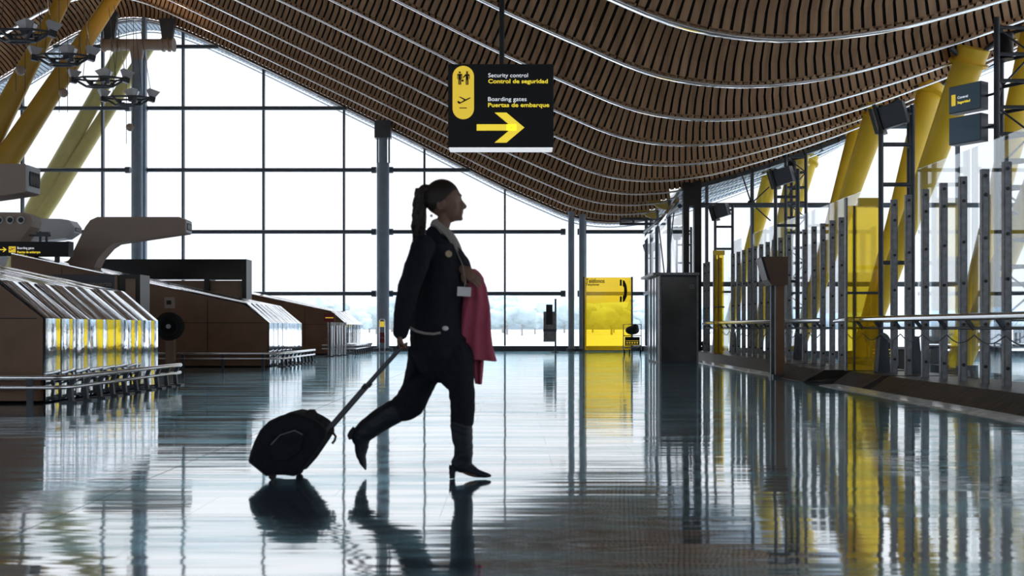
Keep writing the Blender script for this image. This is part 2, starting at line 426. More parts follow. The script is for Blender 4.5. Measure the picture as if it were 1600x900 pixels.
mull = [X0+DX*k for k in range(-4, 6)] + [X0+DX*k for k in (-5,)]
mull = [x for x in mull if XL < x < XC-.3]
COLX = [(-585+1)*YF/F, (598.5-800)*YF/F, (892.5-800)*YF/F]
f1 = facade('window_1', YF, XL, XC, mull, COLX)
f2 = facade('window_2', YR, XC, XR, [(1104-800)*YR/F, (1175-800)*YR/F, (1335-800)*YR/F, (1496-800)*YR/F, 15.6], [])
# bracing star in window_2
nd = W(1174, 318, YR-.1); m = MB().sphere(nd, .12)
for px, py in ((1160, 275), (1202, 292), (1176, 270), (1204, 345)): m.tube([nd, W(px, py, YR-.1)], .022, 6)
m.build('bracing', M['dsteel'], f2)
# corner return
f3 = empty('window_3', (XC, 35, 0), kind='structure')
zc = RZ(XC)
MB().box(XC-.01, XC+.01, YR, YF, .2, zc+.1).build('pane', M['glass'], f3)
for y in (YF-.05, 36.4, 33.6): MB().box(XC-.06, XC+.06, y-.05, y+.05, .2, zc).build('mullion', M['frame'], f3)
for z in TZ[:2]: MB().tube([(XC-.1, YR, z), (XC-.1, YF, z)], .07, 8).build('transom', M['frame'], f3)
m = MB(); m.bar((XC-.15, YR+.1, 4.75), (XC-.15, YF-.3, 4.15), .08, .14); m.build('bright_rail', M['polished'], f3)
m = MB(); m.tube([(XC-.2, 31.3, 4.4), (XC-.2, 34.5, .4)], .02, 6).tube([(XC-.2, 34.5, 4.3), (XC-.2, 32, .9)], .02, 6); m.build('bracing', M['dsteel'], f3)
MB().box(XC-.12, XC+.12, YR, YF, 0, .19).build('base_sill', M['dsteel'], f3)
# right side glazing out of frame
f4 = empty('window_4', (XR, 15, 0), kind='structure')
MB().box(XR-.01, XR+.01, -9, YR, .2, RZ(XR)).build('pane', M['glass'], f4)
for i in range(13): MB().box(XR-.05, XR+.05, -9+3.2*i, -8.9+3.2*i, 0, RZ(XR)).build('mullion', M['frame'], f4)
for z in TZ: MB().box(XR-.06, XR+.06, -9, YR, z-.06, z+.06).build('transom', M['frame'], f4)
f5 = empty('added_window_5', (XL, 15, 0), kind='structure')  # unseen left glazing, added to let in more light
MB().box(XL-.01, XL+.01, -9, YF, 1.0, RZ(XL)).build('pane', M['glass'], f5)
for i in range(16): MB().box(XL-.05, XL+.05, -9+3.2*i, -8.9+3.2*i, 0, RZ(XL)).build('mullion', M['frame'], f5)
for z in TZ[:2]: MB().box(XL-.06, XL+.06, -9, YF, z-.06, z+.06).build('transom', M['frame'], f5)
f6 = empty('added_window_6', (0, -9, 0), kind='structure')  # unseen glazing, added to bring light from behind the camera
m = MB(); vs = []; nn_ = 80
for i in range(nn_+1):
    x = XL+(XR-XL)*i/nn_; vs += [(x, -9.01, 3.0), (x, -8.99, 3.0), (x, -8.99, RZ(x)), (x, -9.01, RZ(x))]
m.add(vs, [(i*4+k, i*4+(k+1) % 4, i*4+4+(k+1) % 4, i*4+4+k) for i in range(nn_) for k in range(4)]); m.build('pane', M['glass'], f6)
for i in range(15):
    x = XL+.5+3.085*i
    if x < XR: MB().box(x-.04, x+.04, -9.08, -8.92, 3.0, RZ(x)).build('mullion', M['frame'], f6)
for z in TZ[1:]:
    for a, b in xrange_under(z, XL, XR): MB().box(a, b, -9.08, -8.92, z-.06, z+.06).build('transom', M['frame'], f6)
# ------------------------------------------------------------------ columns
c1 = empty('round_column', (COLX[0]+.0, YF-.75, 0), 'tall round steel column with a T-shaped pipe head under the roof crest', 'column')
yc = YF-.75; x1 = (214-800)*yc/F
c1.location = (x1, yc, 0); c1['_o'] = (x1, yc, 0)
zt = EYE+(512-90)*yc/F
MB().tube([(x1, yc, 0), (x1, yc, zt)], .20, 24).build('shaft', M['steel'], c1)
MB().tube([(x1, yc, 0), (x1, yc, .12)], .34, 24).build('base_plate', M['dsteel'], c1)
zp = EYE+(512-70)*yc/F
m = MB().tube([(W(160,70,yc).x, yc, zp), (W(271,70,yc).x, yc, zp)], .21, 20)
m.tube([(x1, yc, zt-.1), (x1, yc, zp+.1)], [.2, .3], 20)
m.build('cross_pipe', M['taupe'], c1)
for px in (162, 176, 184, 255, 264, 271):
    X = W(px, 0, yc).x; MB().tube([(X-.03, yc, zp), (X+.03, yc, zp)], .26, 20).build('flange', M['taupe'], c1)
for px in (172, 262):
    X = W(px, 0, yc).x; MB().prism([(X-.3, RZ(X)+.1), (X+.3, RZ(X)+.1), (X+.16, zp), (X-.16, zp)], yc-.08, yc+.08).build('bracket', M['dsteel'], c1)
x = W(225.5, 0, YF-.3).x
MB().box(x-.07, x+.07, YF-.4, YF-.2, 0, RZ(x)).build('edge_plate', M['steel'], c1)
# second column
yc = YF-.5; x2 = (598.5-800)*yc/F; zt = EYE+(512-255)*yc/F
c2 = empty('round_column', (x2, yc, 0), 'tall round steel column left of the walking woman, stepped thinner near the roof', 'column')
MB().tube([(x2, yc, 0), (x2, yc, zt)], .235, 24).build('shaft', M['steel'], c2)
MB().tube([(x2, yc, zt), (x2, yc, RZ(x2)+.1)], .16, 20).build('neck', M['steel'], c2)
MB().tube([(x2, yc, 0), (x2, yc, .12)], .38, 24).build('base_plate', M['dsteel'], c2)
for px in (590, 608):
    X = W(px, 0, yc).x; MB().tube([(X, yc, zt), (X, yc, RZ(X)+.05)], .035, 8).build('tie_rod', M['steel'], c2)
MB().box(x2-.3, x2+.3, yc-.2, yc+.2, RZ(x2)-.55, RZ(x2)+.1).build('head_plate', M['dsteel'], c2)
for px, w, lab in ((892.5, 9.5, 'left one of a pair of slim steel columns by the yellow telephone panel'), (910, 10.5, 'slim steel column standing at the left edge of the yellow telephone panel')):
    yc = YF-.55; X = (px-800)*yc/F
    c = empty('slim_column', (X, yc, 0), lab, 'column')
    MB().tube([(X, yc, 0), (X, yc, RZ(X)+.1)], w/2*yc/F, 20).build('shaft', M['steel'], c)
    MB().tube([(X, yc, 0), (X, yc, .1)], w/2*yc/F+.08, 20).build('base_plate', M['dsteel'], c)
# black corner column pair
c = empty('black_column', (XC+.27, YR-.35, 0), 'black boxed column rising behind the dark kiosk to the ceiling', 'column')
y = YR-.35
def bx(mb, p0, p1, y, d): a = W(p0[0], p0[1], y); b = W(p1[0], p1[1], y); return mb.box(a.x, b.x, y, y+d, min(a.z, b.z), max(a.z, b.z))
for a, b in ((1068, 1077), (1085, 1096)):
    A = W(a, 0, y).x; B = W(b, 0, y).x; MB().box(A, B, y, y+.25, 0, RZ(A)+.15).build('shaft', M['black'], c)
m = MB(); A = W(1077, 0, y).x; B = W(1085, 0, y).x; m.box(A, B, y, y+.2, EYE+(512-322)*y/F, RZ(A)+.1); m.build('web', M['black'], c)
# pipe frame under the lowest ceiling point
m = MB(); y = YF-1.2
m.tube([W(970, 342, y), W(1040, 342, y)], .06, 8).tube([W(970, 350, y), W(1040, 350, y)], .05, 8)
for px in (970, 990, 1010, 1030): m.tube([W(px, 340, y), W(px, 352, y)], .05, 8)
m.tube([W(1018, 340, y), (W(1018, 0, y).x, y, 0)], .07, 8)
o = m.build('pipe_frame', M['dsteel']); tag(o, 'dark horizontal pipe frame with slim leg under the lowest ceiling point', 'frame')
# ------------------------------------------------------------------ inclined struts
def strut(name, a, b, w0, w1, w2, material, parent, dep=.35):
    a = Vector(a); b = Vector(b); k = 24
    pts = [a.lerp(b, i/k) for i in range(k+1)]
    def wid(t): return (w0+(w1-w0)*t/.5) if t < .5 else (w1+(w2-w1)*(t-.5)/.5)
    rs = []
    for i in range(k+1):
        t = i/k; rs.append(wid(t)/2 + 0)
    d = (b-a).normalized(); sd = Vector((d.z, 0, -d.x)).normalized(); u = sd.cross(d).normalized()
    n = 20; vs = []
    for i, p in enumerate(pts):
        for j in range(n):
            an = 2*math.pi*j/n; vs.append(p+sd*math.cos(an)*rs[i]+u*math.sin(an)*rs[i]*dep/.5)
    fs = [(i*n+j, i*n+(j+1) % n, (i+1)*n+(j+1) % n, (i+1)*n+j) for i in range(k) for j in range(n)]
    mb = MB(); mb.add(vs, fs, True); mb.add(vs[:n], [tuple(range(n))]); mb.add(vs[-n:], [tuple(range(n))])
    return mb.build(name, material, parent)
def ray_top(px_a, px_b, Y): pass
# left inside pair
YS = 36.0; B = Vector(((-190-800)*YS/F, YS, 0)); r = empty('leaning_strut_pair', B, 'pair of backlit yellow leaning roof struts in front of the windows at upper left', 'roof strut')
for px, py, w in ((98, 0, .80), (175, 0, .76)):
    T = W(px, py, YS); d = (T-B); t = .8
    while (B+d*t).z < RZ((B+d*t).x)+.12 and t < 1.3: t += .003
    strut('strut', B, B+d*t, .6, .92, .50, M['ochre'], r)
MB().tube([B, B+Vector((0,0,.35))], .6, 20).build('base_shoe', M['dsteel'], r)
# left outside pair
B = Vector((-22.0, 40.5, 0)); r = empty('leaning_strut_pair', B+Vector((0,0,-.3)), 'pair of olive-yellow leaning struts outside the glass behind the lamp clusters', 'roof strut')
for px, py, w in ((196, 70, .70), (236, 68, .60)):
    T = W(px, py, 40.5); T.z = min(T.z, RZ(T.x)+.05); strut('strut', B, T, .4, w, w*.75, M['oliv2'], r)
MB().tube([B+Vector((0,0,-.3)), B+Vector((0,0,.35))], .55, 20).build('base_shoe', M['dsteel'], r)
# right row of V struts
for i, yb in enumerate((17.6, 22.6, 27.6, 32.6, 37.6)):
    lab = ['bright yellow leaning strut pair nearest the right edge of the photo', 'yellow leaning strut pair behind the glass screens, just right of the yellow glass panel',
           'yellow leaning strut pair seen left of the tall lattice post with floodlight', 'yellow leaning strut pair outside the right glass wall, behind the brown monitor box',
           'farthest yellow leaning strut pair beyond the right glass wall'][i]
    B = Vector((7.6, yb, 0 if yb < YR else -.3)); r = empty('leaning_strut_pair', B, lab, 'roof strut')
    back = Vector((10.0, yb+1.8, 0)); front = Vector((8.8, yb-3.1, 0))
    if 30 < back.y < 31.3: back.y = 30.4
    if YR-1.8 < front.y < YR+.3: front.y = 31.3 if yb > YR else front.y
    for T in (back, front):
        T.z = RZ(T.x)+.05
        if T.y > 40: T.y = 40.2
        s = strut('strut', B, T, .38, .40, .62, M['yellow'], r, .30)
        d = (T-B).normalized()
        MB().tube([T-d*.32, T-d*.26], .36, 16).build('collar', M['yellow'], s)
        MB().tube([T-d*.3+Vector((0,.0,0)), T+Vector((.45, 0, .15))], .05, 8).tube([T-d*.3, T+Vector((-.45, 0, .0))], .05, 8).build('head_stay', M['dsteel'], s)
    MB().box(B.x-.3, B.x+.3, B.y-.25, B.y+.25, B.z, .25).build('base_shoe', M['dsteel'], r)
# ------------------------------------------------------------------ hanging lamp clusters
def lamp_cluster():
    r = empty('lamp_cluster', (0,0,0))
    hexo = [(.88*math.cos(a), .88*math.sin(a)*.38, .0) for a in [math.radians(60*i) for i in range(6)]]
    m = MB()
    for i in range(6): m.tube([hexo[i], hexo[(i+1) % 6]], .035, 8)
    hexi = [(p[0]*.5, p[1]*.5, -.26) for p in hexo]
    for i in range(6): m.tube([hexi[i], hexi[(i+1) % 6]], .04, 8); m.tube([hexo[i], hexi[i]], .04, 8)
    m.build('frame', M['dsteel'], r)
    for i in (0, 1, 3, 5):
        p = Vector(hexo[i])*(1 if i in (0, 3) else .45); rz = Matrix.Rotation(math.radians(60*i+40), 3, 'Z') @ Matrix.Rotation(math.radians((12, -8, 15, -5, 10, -12)[i]), 3, 'Y')
        s = []
        for (w, z) in ((.10, .05), (.20, .27)):
            for a, b in ((-1,-1),(1,-1),(1,1),(-1,1)): s.append(p+rz @ Vector((a*w, b*w*.8, z)))
        for (w, z) in ((.085, .055), (.19, .27)):
            for a, b in ((-1,-1),(1,-1),(1,1),(-1,1)): s.append(p+rz @ Vector((a*w, b*w*.8, z)))
        mm = MB(); mm.add(s, [(0,1,5,4),(1,2,6,5),(2,3,7,6),(3,0,4,7),(0,3,2,1),(8,9,13,12)[::-1],(9,10,14,13)[::-1],(10,11,15,14)[::-1],(11,8,12,15)[::-1],(8,9,10,11),(4,5,13,12),(5,6,14,13),(6,7,15,14),(7,4,12,15)])
        h = mm.build('reflector', M['struct_white'], r)
        MB().obox(p+Vector((0,0,-.05)), (.20, .16, .18), rz).build('lamp_housing', M['dsteel'], h)
    for i in (0, 2, 4):
        p = Vector(hexi[i]); MB().tube([p+Vector((0,0,.02)), p+Vector((0,0,-.02)), p+Vector((0,.0,.12))], [.03,.03,.07], 10).build('spotlight', M['black'], r)
    for i in (0, 1, 3, 4):
        p = Vector(hexo[i]); MB().tube([p, (p.x*.55, p.y*.55, 2.45)], .010, 6).build('cable', M['dsteel'], r)
    return r
proto = lamp_cluster()
spots = [(-13.9, 29.0, 9.26, 'nearest hanging lamp cluster at the top left edge, in front of the bamboo ceiling'),
         (-13.9, 31.7, 9.29, 'second hanging lamp cluster from the top left, crossing the backlit yellow struts'),
         (-13.85, 34.4, 9.25, 'third hanging lamp cluster, against the white sky left of the round column'),
         (-14.0, 37.3, 9.26, 'farthest hanging lamp cluster, right in front of the round column')]
for i, (x, y, z, lab) in enumerate(spots):
    o = proto if i == 0 else copy_tree(proto)
    o.location = (x, y, z); o['_o'] = (0,0,0); tag(o, lab, 'lamp', 'hanging lamp clusters')
for i, (px, py, y) in enumerate(((32, 110, 29.0), (99, 145, 31.7), (203, 199, 37.3))):
    p = W(px, py, y); z = RZ(p.x); r = empty('ball_weight', p, ['grey ball hanging low on thin cables below the nearest lamp cluster', 'grey ball hanging on thin cables below the second lamp cluster', 'small grey ball hanging on a cable beside the round column'][i], 'hanging ball', 'balls hung on the lamp cables')
    MB().sphere(p, .14, 16, 10).build('ball', M['taupe'], r)
    for dx in (-.13, .13): MB().tube([p+Vector((dx, 0, -.6)), (p.x+dx, y, z+.1)], .009, 6).build('cable', M['dsteel'], r)
# ------------------------------------------------------------------ wedge-nosed housings on the left
XFACE = -5.5; XBEV = -6.03; ZF = 1.0; ZB = 1.446; SL = .214
def roofz(x): return ZB+(XBEV-x)*SL
def housing(y0, y1, xend, lab, npan, seams):
    r = empty('wedge_housing', ((XFACE+xend)/2, (y0+y1)/2, 0), lab, 'check-in housing')
    poly = [(XFACE-.03, .03), (XFACE-.03, ZF), (XBEV-.03, ZB-.03), (xend, roofz(xend)-.03), (xend, .03)]
    b = MB().prism(poly, y0, y1).build('body', M['brown'], r)
    for z in (ZF-.0,): MB().box(xend, XFACE-.1, y0-.006, y0+.01, z-.006, z+.006).build('seam', M['black'], b)
    for x in seams: MB().box(x-.006, x+.006, y0-.006, y0+.01, .3, min(roofz(x)-.1, 9)).build('seam', M['black'], b)
    MB().box(xend, XFACE-.06, y0-.05, y0+.02, .03, .30).build('plinth', M['brown'], r)
    # polished cladding: convex strips
    w = (y1-y0)/npan
    for i in range(npan):
        a = y0+w*i; n = 14; sec = []
        amp = .002+.007*random.random(); tl = random.uniform(-.008, .008)
        vs = []; fs = []
        for j in range(n+1):
            t = j/n; y = a+w*(.008+.984*t); bul = amp*(1-(2*t-1)**2)+tl*(t-.5)
            line = [(XFACE+bul, 0.02), (XFACE+bul, ZF), (XBEV+bul*1.6, ZB+bul*1.6), (xend, roofz(xend)+bul)]
            for q, (x, z) in enumerate(line): vs.append((x, y, z))
        for j in range(n):
            for q in range(3): fs.append((j*4+q, j*4+q+1, j*4+q+5, j*4+q+4))
        # closing back so it has thickness
        k = len(vs)
        vs2 = []
        for j in range(n+1):
            y = a+w*(.008+.984*j/n)
            for x, z in [(XFACE-.02, .02), (XFACE-.02, ZF), (XBEV-.02, ZB-.02), (xend, roofz(xend)-.02)]: vs2.append((x, y, z))
        for j in range(n):
            for q in range(3): fs.append((k+j*4+q, k+j*4+q+4, k+j*4+q+5, k+j*4+q+1))
        for j in (0, n):
            for q in range(3): fs.append((j*4+q, j*4+q+1, k+j*4+q+1, k+j*4+q))
        mb = MB(); mb.add(vs+vs2, fs, False); o = mb.build('steel_panel', M['mirror'], r)
        for p in o.data.polygons: p.use_smooth = False
    return r
h1 = housing(12.07, 15.9, -9.5, 'nearest brown wedge housing on the left with mirror-polished steel nose reflecting yellow', 9, [])
h2 = housing(23.2, 26.8, -11.35, 'second brown wedge housing, behind the nearest one, with a fire hose reel at its side', 8, [-6.9, -8.7, -10.2])
h3 = housing(34.1, 37.8, -10.1, 'farthest brown wedge housing, by the queue posts and the big window', 8, [-6.9, -8.7])
def bumper(y0, y1, xl, lab, n):
    r = empty('bumper_rail', (-5.15, y0, 0), lab, 'bumper rail')
    y0 -= .18
    for z, rr, ex in ((.31, .030, .12), (.195, .024, .10)):
        pts = [(xl, y0, z), (-5.33, y0, z), (-5.22, y0+.05, z), (-5.17, y0+.16, z), (-5.17, y1+ex, z)]
        MB().tube(pts, rr, 12).sphere(pts[-1], rr).build('rail', M['polished'], r)
    for i in range(n):
        y = y0+.2+(y1-y0-.2)*i/(n-1)
        m = MB(); m.bar((-5.17, y, .30), (-5.22, y, .16), .05, .05); m.bar((-5.22, y, .2), (-5.20, y, .02), .05, .06)
        p = m.build('bracket', M['dsteel'], r)
        MB().box(-5.30, -5.10, y-.09, y+.09, 0, .02).build('foot', M['dsteel'], p)
    for x in [-5.6-.9*i for i in range(int((-5.6-xl)/.9)+1)]:
        MB().box(x-.03, x+.03, y0-.02, y0+.03, 0, .30).build('bracket', M['dsteel'], r)
    return r
bumper(12.07, 15.85, -8.5, 'double steel bumper rail around the nose of the nearest housing', 10)
bumper(23.2, 26.7, -8.3, 'double steel bumper rail around the nose of the second housing', 9)
bumper(34.1, 37.6, -6.3, 'double steel bumper rail in front of the farthest housing', 8)
# hose reel on post
y = 22.55; p = W(266, 510, y); r = empty('hose_reel_post', (p.x, y+.1, 0), 'brown post with round fire hose reel and small call box beside the second housing', 'hose reel')
a = W(257, 0, y).x; b = W(270, 0, y).x
MB().box(a, b, y+.06, y+.22, 0, 1.05).build('post', M['brown2'], r)
m = MB().tube([(p.x, y-.1, p.z), (p.x, y+.05, p.z)], .30, 32); m.build('reel', M['black'], r)
m = MB()
for k in range(5):
    rr = .30-.03*k; pts = [(p.x+rr*math.cos(t*math.pi/16), y-.1-.012*(k % 2), p.z+rr*math.sin(t*math.pi/16)) for t in range(33)]; m.tube(pts, .014, 8, False)
m.build('hose', M['rubber'], r)
MB().tube([(p.x, y-.14, p.z), (p.x, y-.1, p.z)], .05, 16).build('hub', M['struct_white'], r)
q = W(264, 473, y); bb = MB().box(q.x-.10, q.x+.10, y, y+.1, q.z-.12, q.z+.12).build('call_box', M['taupe'], r)
MB().box(q.x-.05, q.x+.05, y-.01, y, q.z-.04, q.z+.05).build('button', M['black'], bb)
# dark cabinets behind first housing
y = 19.0
def fb(mb, x0, x1, y0p, y1p, y, d):
    a = W(x0, y0p, y); b = W(x1, y1p, y); return mb.box(a.x, b.x, y, y+d, b.z if b.z > 0 else 0, a.z)
A = W(-40, 0, y).x; Bx = W(182, 0, y).x; zt = W(0, 429, y).z
r = empty('service_cabinet', ((A+Bx)/2, y+.4, 0), 'dark grey cabinet with faint Aeropuerto lettering behind the nearest housing', 'cabinet')
MB().box(A, Bx, y, y+.8, 0, zt).build('carcass', M['dsteel'], r, .01)
MB().box(Bx-.03, Bx+.02, y-.02, y+.05, 0, zt).build('corner_trim', M['brown2'], r)
text('Aeropuerto', .09, (W(122, 0, y).x, y-.004, W(0, 447, y).z), M['taupe'], r)
A = W(184, 0, y).x+.03; Bx = W(219, 0, y).x
r = empty('service_column', ((A+Bx)/2, y+.3, 0), 'narrow black column unit with a lighter recessed panel next to the dark cabinet', 'cabinet')
MB().box(A, Bx, y, y+.5, 0, zt).build('carcass', M['black'], r)
MB().box(W(197,0,y).x, W(212,0,y).x, y-.03, y, .3, zt-.08).build('panel', M['brown2'], r)
# black framed stand between housing two and three
y = 29.0; A = W(132, 0, y).x; Bx = W(385, 0, y).x; zt = W(0, 405, y).z; zb = W(0, 436, y).z
r = empty('check_in_stand', ((A+Bx)/2, y+.3, 0), 'wide black-framed stand with brown panels rising behind the second housing', 'stand')
MB().box(A, Bx, y, y+.6, zb, zt).build('header', M['black'], r)
for a, b in ((378, 385), (319, 327), (132, 140)): MB().box(W(a,0,y).x, W(b,0,y).x, y, y+.6, 0, zb).build('upright', M['black'], r)
for a, b in ((327, 378), (215, 319), (140, 211)):
    MB().box(W(a,0,y).x, W(b,0,y).x, y+.1, y+.5, 0, zb-.04).build('panel', M['brown2'], r)
for a, b in ((143, 158), (185, 206)):
    pass
# air ducts
def duct(poly_px, y, d, lab, nozz, material, zext=None, nn=6):
    pts = [(W(px, py, y).x, W(px, py, y).z) for px, py in poly_px]
    r = empty('air_duct', (sum(p[0] for p in pts[-2:])/2, y+d/2, min(p[1] for p in pts)), lab, 'air duct')
    o = MB().prism(pts, y, y+d).build('duct_body', material, r, .07)
    x, z0, z1 = nozz
    MB().box(x-.02, x+.03, y+.005, y+d-.005, z0+.015, z1-.015).build('outlet_frame', M['struct_white'], r, .01)
    for i in range(nn):
        yy = y+.06+(d-.12)*(i+.5)/nn; zc_ = (z0+z1)/2
        MB().tube([(x+.02, yy, zc_), (x+.05, yy, zc_)], [(d/nn)*.36]*2, 14, True, [(z1-z0)*.27]*2).build('nozzle', M['black'], r)
    return r
y = 25.0
duct([(289,343),(280,339),(152,339),(141,344),(133,355),(107,408),(99,409),(146,419),(153,404),(168,387),(179,380),(267,367),(289,364)], y, .45,
     'taupe bent air duct arm rising from the second housing and pointing right', (W(289,0,y).x, W(0,364,y).z, W(0,343,y).z), M['taupe'])
y = 17.0
duct([(40,256),(-60,256),(-200,262),(-260,300),(-330,470),(-330,566),(-250,566),(-240,470),(-190,360),(-140,325),(0,306),(40,300)], y, .48,
     'near air duct arm entering from the left edge above the other ducts', (W(40,0,y).x, W(0,300,y).z, W(0,256,y).z), M['taupe'])
y = 27.2
duct([(114,352),(108,344),(95,342),(45,341),(-30,345),(-60,400),(-60,432),(-10,428),(0,395),(50,378),(100,372),(112,364)], y, .5,
     'pale air duct end behind the three-nozzle vent at the left', (W(114,0,y).x, W(0,364,y).z, W(0,352,y).z), M['struct_white'])  # pale metal stands in for side light on this duct
# three nozzle vent
y = 24.3; r = empty('nozzle_vent', (W(0,0,y).x, y+.25, W(0, 379, y).z), 'rounded taupe vent with round nozzles, standing above the boarding gates sign', 'vent')
pts = [(W(px,py,y).x, W(px,py,y).z) for px, py in ((-60,331),(38,332),(47,336),(50,345),(48,354),(34,372),(30,379),(-60,379))]
MB().prism(pts, y, y+.5).build('body', M['taupe'], r, .05)
for px in (33, 16, -1, -18, -35):
    p = W(px, 344, y); rg = MB().tube([(p.x, y-.03, p.z), (p.x, y+.01, p.z)], .095, 20).build('nozzle_ring', M['struct_white'], r)
    MB().tube([(p.x+.01, y-.04, p.z), (p.x+.01, y-.02, p.z)], .06, 18).build('nozzle_bore', M['black'], rg)
# small bracket lamp
p = W(66, 368, 24.2)
r = empty('wall_bracket', p, 'small dark bracket with clamp standing on top of the boarding gates sign', 'bracket')
MB().tube([p+Vector((-.3,0,0)), p+Vector((.2,0,0))], .025, 8).tube([p+Vector((-.05,0,-.16)), p+Vector((-.05,0,.1))], .03, 8).tube([p+Vector((.1,0,-.16)), p+Vector((.1,0,.08))], .03, 8).build('clamp', M['dsteel'], r)
MB().box(p.x-.12, p.x+.17, p.y-.05, p.y+.05, p.z-.03, p.z+.08).build('block', M['dsteel'], r)
# left boarding sign
y = 24.0; A = W(-20,0,y).x; Bx = W(105,0,y).x; z0 = W(0,400,y).z; z1 = W(0,377.5,y).z
r = empty('hanging_sign', ((A+Bx)/2, y+.15, z0), 'low black boarding gates sign with yellow arrow at the left edge', 'sign')
MB().box(A, Bx, y, y+.3, z0, z1).build('sign_box', M['signblack'], r)
MB().box(Bx-.03, Bx+.03, y+.02, y+.28, z0-.01, z1+.01).build('end_cap', M['dsteel'], r)
for x in (A+.3, Bx-.3): MB().box(x-.04, x+.04, y+.1, y+.2, roofz(x)+.0, z0).build('leg', M['dsteel'], r)
text('Boarding gates', .055, (W(27,0,y).x, y-.006, W(0,389.2,y).z), M['signwhite'], r, sx=.86)
text('Puertas de embarque', .055, (W(27,0,y).x, y-.006, W(0,395.6,y).z), M['signtexty'], r, bold=.03, sx=.80)
def planeicon(mb, cx, cz, s, y, t=.004):
    mb.prism([(cx+s*a, cz+s*b) for a, b in ((-1,-.32),(-.78,-.25),(-.62,-.38),(-.30,-.28),(-.05,-.10),(.85,.32),(1.0,.30),(.98,.20),(-.62,-.62),(-.72,-.60))], y-t, y)
    mb.prism([(cx+s*a, cz+s*b) for a, b in ((-.72,.42),(-.55,.46),(.30,.06),(.05,-.06))], y-t, y)
    mb.prism([(cx+s*a, cz+s*b) for a, b in ((-.95,-.22),(-.78,-.18),(-.52,-.38),(-.62,-.60))], y-t*1.5, y)
def arrow(mb, x0, x1, zc, h, w, y, t=.004):
    """right arrow: shaft from x0 to tip x1, full height 2h, stroke w"""
    tip = x1; k = w*1.55
    mb.prism([(x0, zc-w/2), (x0, zc+w/2), (tip-h*.8, zc+w/2), (tip-h*.8, zc-w/2)], y-t, y)
    bx_ = tip-h*1.15
    mb.prism([(tip, zc), (bx_-k*.25+0, zc+h), (bx_-k-.0*h, zc+h), (tip-k*1.25, zc)], y-t, y)
    mb.prism([(tip, zc), (tip-k*1.25, zc), (bx_-k, zc-h), (bx_-k*.25, zc-h)], y-t, y)
mb = MB(); arrow(mb, W(-4,0,y).x, W(10.5,0,y).x, W(0,390,y).z, .055, .022, y); mb.build('arrow', M['signtexty'], r)
mb = MB(); fb(mb, 13.5, 24.5, 385, 394.5, y-.004, .004); ic = mb.build('pictogram', M['signyellow'], r)
mb = MB(); p = W(19, 388.8, y); planeicon(mb, p.x, p.z, .065, y-.006); mb.build('plane_symbol', M['signblack'], ic)
# ------------------------------------------------------------------ main hanging sign
y = 11.5; A = W(700,0,y).x; Bx = W(865,0,y).x; z0 = W(0,232,y).z; z1 = W(0,100,y).z
xp = W(784, 0, y).x
r = empty('hanging_sign', (xp, y+.13, z0), 'large black hanging sign for security control and boarding gates with yellow arrow', 'sign')
MB().box(A, Bx, y, y+.25, z0+.012, z1).build('sign_box', M['signblack'], r, .006)
MB().box(A+.01, Bx-.01, y+.004, y+.246, z0, z0+.012).build('light_strip', mat('sign_underlight', (.8,.8,.8), .5, emis=(.9,.95,1), estr=.7), r)
MB().tube([(xp, y+.125, z1), (xp, y+.125, RZ(xp)+.3)], .030, 12).build('pole', M['black'], r)
def sx(u): return A+(u-55)/(928-55)*(Bx-A)          # crop coordinates -> metres on the sign
def sz(v): return z1-(v-105)/(805-105)*(z1-z0)
yy = y-.001
# yellow capsule
pr = (270-93)/2/(928-55)*(Bx-A); cx = sx(181.5); top = sz(121)-pr; bot = sz(563)+pr
pts = [(cx+pr*math.cos(t*math.pi/20), top+pr*math.sin(t*math.pi/20)) for t in range(21)] + [(cx-pr*math.cos(t*math.pi/20), bot-pr*math.sin(t*math.pi/20)) for t in range(21)]
cap = MB().prism(pts, yy-.004, yy).build('capsule', M['signyellow'], r)
yi = yy-.005; u = (Bx-A)/873.0
def P2(a, b): return (sx(a), sz(b))
m = MB()
def disc(cx_, cz_, rad): m.prism([(sx(cx_)+rad*u*math.cos(t*math.pi/10), sz(cz_)+rad*u*math.sin(t*math.pi/10)) for t in range(20)], yi-.003, yi)
def poly(*ps): m.prism([P2(a, b) for a, b in ps], yi-.003, yi)
disc(152, 176, 8.5); poly((133,188),(170,188),(173,192),(173,232),(167,232),(167,200),(164,200),(164,278),(154,278),(154,238),(151,238),(151,278),(141,278),(141,200),(138,200),(138,232),(132,232),(132,192))
poly((166,236),(185,236),(185,252),(166,252))
disc(213, 181, 8.5); poly((203,166),(223,166),(221,172),(205,172))
poly((201,190),(229,190),(234,195),(234,230),(228,232),(228,204),(224,204),(224,279),(214,279),(214,240),(211,240),(211,279),(202,279),(202,205),(184,222),(177,218),(196,194))
m.build('security_symbol', M['signblack'], cap)
m = MB(); planeicon(m, sx(186), sz(402), 56*u, yi+.002); poly((150,467),(211,467),(211,474),(150,474)); m.build('plane_symbol', M['signblack'], cap)
m = MB()
for ps in (((540,605),(540,657),(620,657),(620,605)), ((292,605),(292,657),(560,657),(575,630),(560,605)), ((440,508),(538,508),(686,632),(590,632)), ((686,632),(538,757),(440,757),(590,632))):
    m.prism([P2(a, b) for a, b in ps], yy-.004, yy)
m.build('arrow', M['signtexty'], r)
def fit(s, u0, u1, base, h, material, bold, name='lettering'):
    o = text(s, h, (0, 0, 0), material, r, name, bold)
    o3 = Vector(r['_o']); xs = [v.co.x for v in o.data.vertices]; w = max(xs)-min(xs); k = (sx(u1)-sx(u0))/w; x0 = min(xs)
    for v in o.data.vertices:
        v.co.x = (v.co.x-x0)*k + sx(u0)-o3.x; v.co.z = v.co.z+o3.z + sz(base)-o3.z; v.co.y = v.co.y+o3.y + yy-.002-o3.y
    return o
